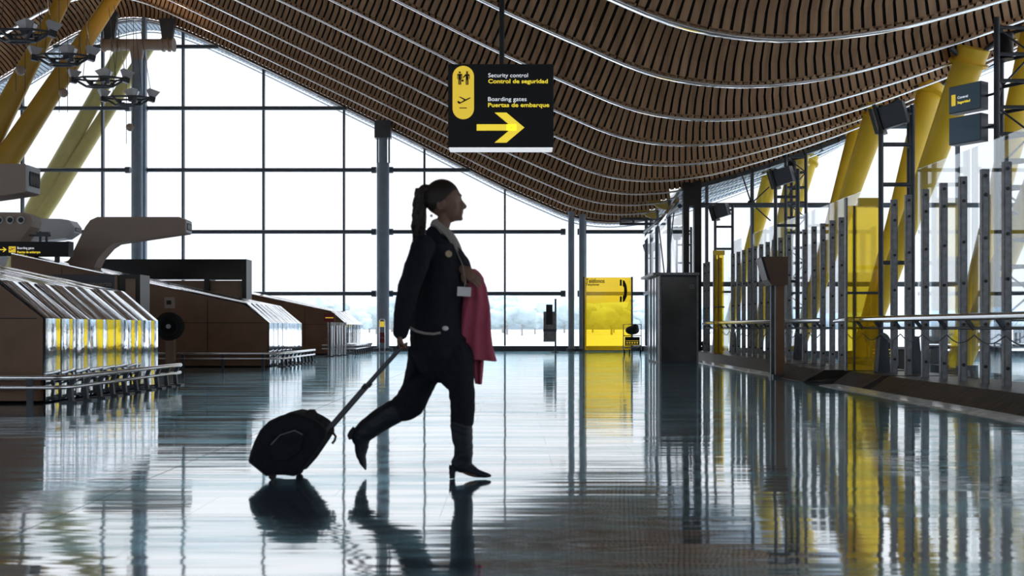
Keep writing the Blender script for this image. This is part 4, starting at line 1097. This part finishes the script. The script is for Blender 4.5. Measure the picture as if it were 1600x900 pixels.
hand(b, w3(732, 428, -.085), Vector((.80, -.05, -.60)), Vector((.45, .35, .80)), Vector((-.1, .9, -.3)), (.15, .35, .35), 1.0)
body = fused(b, 'body', M['skin'], woman, .0042, 2)
for s in (-1, 1): 
    e = MB().sphere(w3(714.2, 312.5, s*.031), .0100, 14, 10).build('eye', M['eye'], woman)
    e2 = MB().sphere(w3(715.6, 312.5, s*.031), .0060, 12, 8).build('iris', M['hair'], e)
# ---- hair
b = MB()
b.sphere(w3(690.5, 308.5), .107, 26, 18, (1.0, .86, 1.02))
cut = MB()
hairbun = [(672,298,8,.05,0),(663,297,9,.045,0),(659,306,8,.045,0),(658,322,8,.045,0),(658,340,8.5,.045,.0),(657,356,8,.04,0),(654,372,6,.03,0),(652,386,3,.02,0)]
LB(b, hairbun)
random.seed(11)
for i in range(44):      # curly strands of the pony tail
    y = random.uniform(-.05, .05); x = random.uniform(-11, 11); ph = random.random()*6
    pts = [w3(657+x*.8*min(1, .55+k*.12)+2.0*math.sin(ph+k*1.5)-(k*.45), 296+k*8.4, y+.010*math.cos(ph+k*1.3)) for k in range(random.randint(8, 12))]
    b.tube(pts, [.0085-.0005*k for k in range(len(pts))], 7)
def hairdisp(p, n): return n*(.004*math.sin(p.x*330+p.z*120)*.5)
hair = fused(b, 'hair', M['hair'], woman, .0038, 1)
# cut the hair back from the face and neck
o3 = Vector(hair['_o']); bm = bmesh.new(); bm.from_mesh(hair.data)
def bis(co, no):
    pass
hl = w3(710, 300); dele = []
for v in bm.verts:
    p = v.co+o3; px = p.x/K+800; py = HZ-(p.z-EYE)/K
    # hairline runs from the forehead (716,297) down past the temple to the ear (694,318) and to the nape (680,338)
    if px > 668:
        if py > 297 and px > 714-(py-297)*1.05 and abs(p.y-Y0) < .2 and py > 296: dele.append(v)
        elif py > 334 and px > 672: dele.append(v)
bmesh.ops.delete(bm, geom=list(set(dele)), context='VERTS'); bm.to_mesh(hair.data); bm.free()
# ---- suit jacket
b = MB()
LB(b, [(682,366,17,.08,0),(682,374,22,.115,0),(682,386,31,.168,0),(686,402,35,.175,0),(688,425,37.5,.168,0),(686,455,38.5,.162,0),(683,490,40,.160,0),(683,520,43,.180,0),(685,545,43,.187,0),(686,556,41,.187,0)])
LB(b, [(666,386,17.5,.064,-.175)]+[(a[0], a[1], a[2]*1.22+.6, a[3]*1.18, a[4]) for a in arm_r[1:]])
LB(b, [(688,390,17,.064,.16)]+[(a[0], a[1], a[2]*1.15, a[3]*1.18, a[4]) for a in arm_l[1:5]])
LB(b, [(712,392,9,.10,.0),(722,410,11,.10,.0),(727,424,9,.08,0.02),(722,445,10,.09,0)])
def clothdisp(p, n): return n*(.0045*noise.noise(Vector((p.x*9, p.y*7, p.z*14)))+.003*noise.noise(Vector((p.x*30, p.y*20, p.z*34))))
jacket = fused(b, 'suit_jacket', M['suit'], woman, .006, 4, clothdisp)
m = MB()                                  # lapels
for s in (-1, 1):
    m.prism([(w3(692,368).x, w3(0,366).z), (w3(706,386).x, w3(0,386).z), (w3(724,424).x, w3(0,424).z), (w3(716,424).x, w3(0,424).z), (w3(698,392).x, w3(0,392).z)], Y0+s*.085-.006, Y0+s*.085+.006)
m.build('lapel', M['suit'], jacket)
# collar and shirt
b = MB()
LB(b, [(683,352,11.5,.060,0),(686,358,12.8,.066,0),(687,368,15,.078,0)])
LB(b, [(694,357,5,.05,0),(704,368,6,.055,0),(713,382,5.5,.06,0),(719,397,5,.06,0)])
b.add([w3(676,346,-.066), w3(683,344,-.068), w3(700,358,-.075), w3(712,378,-.085), w3(719,396,-.09), w3(711,392,-.097), w3(699,372,-.09), w3(684,356,-.08), w3(675,352,-.072)] +
      [w3(676,346,-.050), w3(683,344,-.050), w3(700,358,-.055), w3(712,378,-.065), w3(719,396,-.070), w3(711,392,-.077), w3(699,372,-.07), w3(684,356,-.06), w3(675,352,-.052)],
      [tuple(range(9)), tuple(range(17, 8, -1))]+[(i, i+9, (i+1) % 9+9, (i+1) % 9) for i in range(9)])
fused(b, 'shirt_collar', M['shirt'], woman, .004, 1)
MB().sphere(w3(675.8, 339.5, -.082), .0085, 12, 8).build('earring', M['card'], woman)
# ---- trousers
b = MB()
LB(b, [(686,520,34,.155,0),(687,545,36,.165,0),(688,560,37,.17,0),(687,571,30,.15,0)])
LB(b, [(712,556,29,.105,-.06),(717,580,26,.10,fl_y),(721,601,20.8,.088,fl_y),(723.5,625,20,.076,fl_y),(723.5,648,19,.07,fl_y),(722.5,657,18.5,.068,fl_y)])
LB(b, [(669,556,34,.105,.06),(660,582,29,.10,rl_y),(650,608,25,.088,rl_y),(637,632,24.5,.076,rl_y),(622,641,21,.07,rl_y)])
LB(b, [(694,538,38,.165,-.01),(701,560,34,.14,-.02),(712,588,24,.10,-.05)])
LB(b, [(648,565,10,.08,.03),(645,582,9,.08,.03),(640,592,5,.05,.03)])
fused(b, 'trousers', M['suit'], woman, .006, 4, clothdisp)
# ---- boots
def bootdisp(p, n): 
    return n*(.0011*math.sin(p.z*120+9*noise.noise(p*9))+.003*noise.noise(p*16))
b = MB()
LB(b, [(722.5,646,17.8,.066,fl_y),(722,664,17.2,.064,fl_y),(723,680,16,.060,fl_y),(725,695,14.8,.055,fl_y),(724.5,710,14.8,.050,fl_y),(722,722,16,.042,fl_y)])
LB(b, [(714,722,8.5,.036,fl_y),(728,727,9.5,.040,fl_y),(742,734.5,7.2,.042,fl_y),(755,738.5,4.8,.036,fl_y),(766,740.5,2.4,.018,fl_y)])
b.prism([(w3(703,0).x, w3(0,724).z), (w3(714,0).x, w3(0,730).z), (w3(711.5,0).x, .003), (w3(703.5,0).x, .003)], Y0+fl_y-.024, Y0+fl_y+.024)
bt = fused(b, 'boot', M['boot'], woman, .0045, 2, bootdisp)
b = MB()
LB(b, [(618,643,19.3,.066,rl_y),(605,650,19.3,.064,rl_y),(588,661,18.5,.062,rl_y),(573,672,17.5,.056,rl_y),(561,682,15.5,.05,rl_y),(556,690,10,.04,rl_y)])
LB(b, [(562,684,14,.045,rl_y),(561.5,699,11.3,.040,rl_y),(560.5,712,8.6,.042,rl_y),(564,726,5,.036,rl_y),(568,736.5,2.0,.018,rl_y)])
b.prism([(w3(548,0).x, w3(0,668).z), (w3(556,0).x, w3(0,683).z), (w3(542,0).x, w3(0,690).z), (w3(539.5,0).x, w3(0,681).z)], Y0+rl_y-.024, Y0+rl_y+.024)
bt2 = fused(b, 'boot', M['boot'], woman, .0045, 2, bootdisp)
# soles touch the ground
# belt strap, buckle, badge, ID card
pts = [w3(646,512,-.185), w3(655,517,-.200), w3(668,520.5,-.204), w3(682,521.5,-.2), w3(692,519.5,-.192)]
m = MB(); 
for i in range(4): m.bar(pts[i], pts[i+1], .008, .014)
m.build('pale_strap', M['shirt'], woman)
MB().sphere(w3(699,513,-.183), .017, 14, 10, (1.1, .6, .8)).build('buckle', M['card'], woman)
MB().tube([w3(704,400,-.186), w3(704,400,-.166)], .019, 18).build('badge', mat('beige_badge', (.45,.36,.2), .5), woman)
idr = MB().obox(w3(727,457,-.14), (.080, .004, .054), Matrix.Rotation(.06, 3, 'Y')).build('identity_card', M['card'], woman)
MB().tube([w3(727,451,-.14), w3(729,440,-.12), w3(724,415,-.11), w3(712,388,-.10)], .003, 6).build('lanyard', M['shirt'], idr)
# ---- pink coat over the forearm
def coat_panel(mb, outline_l, outline_r, yc, thick, nf, amp, ph):
    """left/right contour lists (px,py) of equal length; folded cloth with thickness"""
    n = len(outline_l); cols = 18; vs = []
    for side in (-1, 1):
        for i in range(n):
            for j in range(cols+1):
                t = j/cols; px = outline_l[i][0]*(1-t)+outline_r[i][0]*t; py = outline_l[i][1]*(1-t)+outline_r[i][1]*t
                fold = amp*math.sin(nf*math.pi*t+ph+i*.12)*(.35+.65*i/n)
                edge = math.sqrt(max(0, 1-(2*t-1)**2))
                vs.append(w3(px, py, yc+fold+side*thick*(.15+.85*edge)))
    w = cols+1; N_ = n*w; fs = []
    for i in range(n-1):
        for j in range(cols):
            a = i*w+j; fs.append((a, a+1, a+w+1, a+w)); fs.append((N_+a, N_+a+w, N_+a+w+1, N_+a+1))
    for i in range(n-1):
        for a in (i*w, i*w+cols): fs.append((a, a+w, N_+a+w, N_+a))
    for j in range(cols):
        for a in (j, (n-1)*w+j): fs.append((a, a+1, N_+a+1, N_+a))
    mb.add(vs, fs, True)
def interp(poly, n):
    L = [0]
    for i in range(1, len(poly)): L.append(L[-1]+math.dist(poly[i], poly[i-1]))
    out = []
    for k in range(n):
        s = L[-1]*k/(n-1); i = 1
        while i < len(L)-1 and L[i] < s: i += 1
        t = (s-L[i-1])/(L[i]-L[i-1]); out.append(tuple(a+(b_-a)*t for a, b_ in zip(poly[i-1], poly[i])))
    return out
b = MB()
coat_panel(b, interp([(731,424),(727,446),(722,480),(717,512),(713,540),(711,558)], 22), interp([(742,420),(752,427),(761,450),(766.5,480),(767,518),(771,545),(777,565)], 22), -.035, .040, 5, .016, .4)
coat_panel(b, interp([(736,440),(735,500),(734,545),(738,575),(742,600)], 22), interp([(752,440),(758,500),(756,560),(754,585),(752.5,602)], 22), .045, .03, 3, .012, 1.2)
LB(b, [(729,442,7,.05,.02),(738,430,9,.07,.0),(749,438,8,.06,-.01)])
me_c = fused(b, 'pink_coat', M['coat'], None, .005, 3, lambda p, n: n*(.004*noise.noise(Vector((p.x*16, p.y*14, p.z*5)))))
tag(me_c, 'pink-red coat hanging over the walking woman\'s forearm', 'coat')
# ------------------------------------------------------------------ trolley suitcase
ys_ = -.20                                             # offset of near face
r = empty('trolley_suitcase', w3(445, 745, -.03)*1.0, 'black soft trolley suitcase tilted on two wheels behind the walking woman', 'suitcase')
prof = [(398,717),(401,703),(407,687),(416,669),(429,656),(446,648),(466,643),(483,646.5),(497,653),(508,660),(515,668),(515.5,677),(508,689),(488,718),(472,736),(466,738),(452,736),(440,736),(424,738)]
m = MB()
n = len(prof); rings = []
cx_ = sum(p[0] for p in prof)/n; cy_ = sum(p[1] for p in prof)/n
vs = []
for yo, sc in ((-.150, .90), (-.142, .965), (-.12, .995), (-.05, 1.0), (.05, 1.0), (.12, .995), (.142, .965), (.150, .90)):
    for px, py in prof: vs.append(w3(cx_+(px-cx_)*sc, cy_+(py-cy_)*sc, yo))
R_ = 8
fs = [tuple(range(n)), tuple(range(R_*n-1, (R_-1)*n-1, -1))]+[(i*n+j, i*n+(j+1) % n, (i+1)*n+(j+1) % n, (i+1)*n+j) for i in range(R_-1) for j in range(n)]
m.add(vs, fs, True); shell = m.build('shell', M['case'], r, 0)
for yo in (-.125, .125):
    MB().tube([w3(px, py, yo) for px, py in prof+prof[:1]], .006, 8).build('piping', M['rubber'], shell)
m = MB(); q = [(430,690),(445,672),(470,664),(486,672),(478,700),(455,716),(436,712)]
q3 = [w3(a, b_, -.150) for a, b_ in q]; m.add(q3+[v+Vector((0,-.022,0)) for v in q3], [tuple(range(7)), tuple(range(13, 6, -1))]+[(i, i+7, (i+1) % 7+7, (i+1) % 7) for i in range(7)]); m.build('front_pocket', M['case'], r, .006)
MB().tube([w3(434,690,-.175), w3(448,675,-.175), w3(470,668,-.175), w3(482,674,-.175)], .003, 6).build('zip', M['gsteel'], r)
for yo, px, py in ((-.10, 432, 739.5), (.13, 461, 736.3)):
    c = w3(px, py, yo); rad = .020 ; c.z = rad
    h = MB().prism([(c.x-.035, c.z+.05), (c.x+.04, c.z+.055), (c.x+.014, c.z-.004), (c.x-.014, c.z-.004)], c.y-.022, c.y+.022).build('wheel_housing', M['rubber'], r, .004)
    MB().tube([c+Vector((0,-.015,0)), c+Vector((0,.015,0))], rad, 20).build('wheel', M['rubber'], h)
for yo in (-.10, .10):
    m = MB(); m.bar(w3(478,712,yo), w3(573,603,yo), .022, .020); m.bar(w3(573,603,yo), w3(628,541.5,yo), .014, .013)
    t = m.build('handle_tube', M['dsteel'], r)
    MB().bar(w3(571,605.5,yo), w3(576,599.5,yo), .028, .026).build('lock_collar', M['rubber'], t)
MB().tube([w3(629,540.5,-.20), w3(629,540.5,.12)], .014, 12).build('grip', M['rubber'], r)
MB().tube([w3(479,646,0), w3(484,641,0), w3(491,641,0), w3(495,647,0), w3(496,653,0)], .007, 8).build('top_handle', M['rubber'], r)
MB().tube([w3(501,657,-.05), w3(505,653,-.05), w3(512,655,-.05), w3(516,660,-.05), w3(515,666,-.05)], .007, 8).build('side_handle', M['rubber'], r)
MB().tube([w3(515,674,0), w3(521,677,0), w3(524.5,682,0), w3(523,688,0), w3(519,693,0)], .0075, 8).build('hook', M['rubber'], r)
# ------------------------------------------------------------------ camera, light
cam = bpy.data.cameras.new('camera'); co = bpy.data.objects.new('camera', cam); C.objects.link(co)
co.location = (0, 0, EYE); co.rotation_euler = (math.pi/2, 0, 0)
cam.sensor_width = 36; cam.lens = 36; cam.shift_y = (HZ-450)/1600; cam.clip_end = 2000
cam.dof.use_dof = True; cam.dof.focus_distance = 24; cam.dof.aperture_fstop = 3.2
S.camera = co
wd = bpy.data.worlds.new('sky'); S.world = wd; wd.use_nodes = True
nt = wd.node_tree; bg = nt.nodes['Background']
tc = nt.nodes.new('ShaderNodeTexCoord'); sp = nt.nodes.new('ShaderNodeSeparateXYZ'); nt.links.new(tc.outputs['Generated'], sp.inputs[0])
cr = nt.nodes.new('ShaderNodeValToRGB'); nt.links.new(sp.outputs['Z'], cr.inputs['Fac'])
e = cr.color_ramp.elements; e[0].position = 0; e[0].color = (1.10, 1.14, 1.19, 1); e[1].position = 1; e[1].color = (4.0, 4.6, 5.4, 1)
k = e.new(.12); k.color = (1.14, 1.15, 1.18, 1); k = e.new(.34); k.color = (1.16, 1.18, 1.22, 1); k = e.new(.6); k.color = (2.6, 2.85, 3.2, 1)
nt.links.new(cr.outputs[0], bg.inputs['Color']); bg.inputs['Strength'].default_value = 1.0
# the uplights of the lamp clusters
for i, (x, y, z, lab) in enumerate(spots[:3]):
    for dx in (.6,):
        l = bpy.data.lights.new('uplight', 'SPOT'); l.energy = 130; l.color = (1, .72, .45); l.spot_size = math.radians(150); l.spot_blend = .8; l.shadow_soft_size = .15
        lo = bpy.data.objects.new('uplight', l); C.objects.link(lo); lo.location = (x+dx*1.6, y, z+.5); lo.rotation_euler = (math.pi, 0, 0)
S.view_settings.view_transform = 'Standard'; S.view_settings.look = 'None'; S.view_settings.exposure = 0; S.view_settings.gamma = 1; S.view_settings.use_curve_mapping = False
S.cycles.use_denoising = True
S.cycles.max_bounces = 10; S.cycles.transparent_max_bounces = 24; S.cycles.glossy_bounces = 6; S.cycles.diffuse_bounces = 4
S.cycles.sample_clamp_indirect = 6; S.cycles.caustics_reflective = True
for o in S.objects:
    if '_o' in o: del o['_o']
